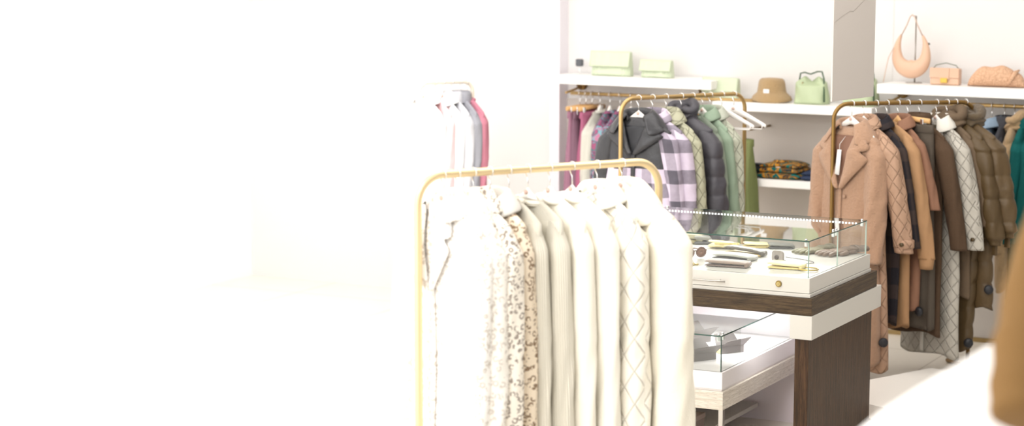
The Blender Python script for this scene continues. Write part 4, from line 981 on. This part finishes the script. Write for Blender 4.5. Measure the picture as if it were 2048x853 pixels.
# ------------------------------------------------------------------ foreground mannequin clothes
def at_c(px, py, c):
    d = ray(px, py); return EYE + d * (c / d.dot(fwd))
fc = at_c(2330, 500, 3.5)
mq = thing('dress_form', 'white dress form on a podium, mostly outside the right edge', 'mannequin', (fc.x, fc.y, 0), -.2)
boxo('podium', WHITE, (-.3, .3, -.3, .3, 0, .55), mq)
b = MB(); b.tube([(0, 0, .55), (0, 0, .9), (0, 0, 1.45)], .02, 12); b.build('pole', STEEL, mq)
b = MB(); b.lathe([(.1, 1.40), (.15, 1.45), (.115, 1.62), (.15, 1.82), (.16, 1.92), (.05, 2.02), (.045, 2.1), (.02, 2.11)], 28); b.build('torso', PAPER, mq)
sk = thing('flared_skirt', 'very blurred white flared skirt at the lower right corner', 'skirt', (fc.x, fc.y, 0), -.2)
rows = []
for i in range(30):
    f = i/29; z = lerp(1.66, .95, f)
    kp = [(1.66, .16), (1.60, .22), (1.555, .30), (1.47, .42), (1.41, .50), (1.25, .66), (.95, .82)]
    r = next(lerp(a[1], c[1], (a[0]-z)/(a[0]-c[0])) for a, c in zip(kp, kp[1:]) if z >= c[0]-1e-6)
    rows.append([(r*(1+.05*f*sin(11*q)+.02*f*sin(5*q))*cos(q), r*(.75+.04*f*sin(11*q))*sin(q), z) for q in [2*PI*j/96 for j in range(96)]])
b = MB(); b.grid(rows, True, (0,0,0), (0,0,.1)); b.build('skirt_fabric', cloth('white_tulle', '#faf8f7', 'smooth'), sk)
ct = thing('tan_coat', 'very blurred tan coat at the right edge of the photo', 'coat', (fc.x, fc.y, 0), -.2)
TC = cloth('tan_coat_wool', '#a07a4a', 'wool')
rows = []
for i in range(40):
    f = i/39; z = lerp(2.03, 1.25, f); r = lerp(.07, .2, clamp(f*7)**.7) + .03*f
    rows.append([(r*cos(q), r*.62*sin(q)+.012*sin(7*q+3*f), z) for q in [2*PI*j/48 for j in range(48)]])
b = MB(); b.grid(rows, True, (0,0,0), (0,0,.03)); b.build('body', TC, ct)
def wl(px, py, c):
    p = at_c(px, py, c) - Vector((fc.x, fc.y, 0)); a = .2
    return Vector((p.x*cos(a) - p.y*sin(a), p.x*sin(a) + p.y*cos(a), p.z))
P = [wl(2215, 215, 3.5), wl(2180, 300, 3.42), wl(2132, 430, 3.35), wl(2098, 560, 3.3), wl(2078, 690, 3.25), wl(2068, 790, 3.22), wl(2068, 842, 3.2)]
b = MB(); pts = []; rr = []
rad = [.05, .062, .066, .072, .076, .076, .07]
for i in range(len(P)-1):
    for k in range(6): pts.append(P[i].lerp(P[i+1], k/6)); rr.append(lerp(rad[i], rad[i+1], k/6)*(1+.03*sin(i*2+k)))
pts.append(P[-1]); rr.append(.06)
b.tube(pts, rr, 24); b.build('sleeve', TC, ct)

# ------------------------------------------------------------------ lights
def area(name, loc, target, size, power, col=(1, 1, 1), sy=None, shape='RECTANGLE'):
    l = bpy.data.lights.new(name, 'AREA'); l.energy = power; l.size = size; l.shape = shape; l.size_y = sy or size; l.color = col
    o = bpy.data.objects.new(name, l); COL.objects.link(o); o.location = loc
    d = Vector(target) - Vector(loc); o.rotation_euler = d.to_track_quat('-Z', 'Y').to_euler(); return o
area('ceiling_light_back', wall2w(-.3, -1.7, 3.3), wall2w(-.3, -.8, 0), 4.0, 50, (1, .97, .94), 1.2)
area('ceiling_light_mid', wall2w(.6, -4.2, 3.3), wall2w(0, -3.4, 0), 3.0, 75, (1, .96, .92), 1.5)
area('added_fill_left', wall2w(XL+1.2, -3.0, 3.3), wall2w(XL, -3.2, 1.0), 1.5, 120, (1, 1, 1), 5.0)  # added unseen lamp, blows the left wall out to white
area('added_fill_left_front', wall2w(XL+1.6, -7.0, 3.3), wall2w(XL+.2, -6.0, .8), 1.5, 170, (1, 1, 1), 4.0)  # added unseen lamp, whitens the front of the left wall and floor
area('added_fill_front', wall2w(-1.0, -13.2, 1.6), wall2w(-.8, -3.5, 1.0), 7.0, 215, (1, .99, .98), 2.8)  # big added fill without a window, flattens the shading from the front
area('added_fill_near', (-1.9, 5.4, 3.1), (-.6, 7.0, 1.0), 1.2, 38, (1, .99, .97))  # added lamp to brighten the coats on the near rack
area('added_fill_entry', (-1.1, 3.4, 3.1), (-.5, 7.0, .9), 1.6, 42, (1, .99, .97))  # added fill from the camera side, lifts shade between the near coats
area('added_fill_under_table', T2W(-.5, .12, .685), T2W(-.5, .8, .25), .8, 8.5, (1, .98, .99), .03)  # added lamp without a fixture, brightens the lilac back panel
area('case_light', T2W(-LEN/2, DEP-.06, 1.012), T2W(-LEN/2, .2, .86), .95, 2.4, (1, 1, .97), .01)
area('low_case_light', T2W(ox-.35, oy+LD-.09, .585), T2W(ox-.35, oy+.2, .43), .6, 3.5, (1, 1, .97), .01)
wd = bpy.data.worlds.new('world'); S.world = wd; wd.use_nodes = True
wd.node_tree.nodes['Background'].inputs[0].default_value = (1, .99, .98, 1); wd.node_tree.nodes['Background'].inputs[1].default_value = .5
S.view_settings.view_transform = 'Standard'; S.view_settings.look = 'None'; S.view_settings.gamma = 1
S.view_settings.use_curve_mapping = False; S.view_settings.exposure = 0
S.cycles.transparent_max_bounces = 32
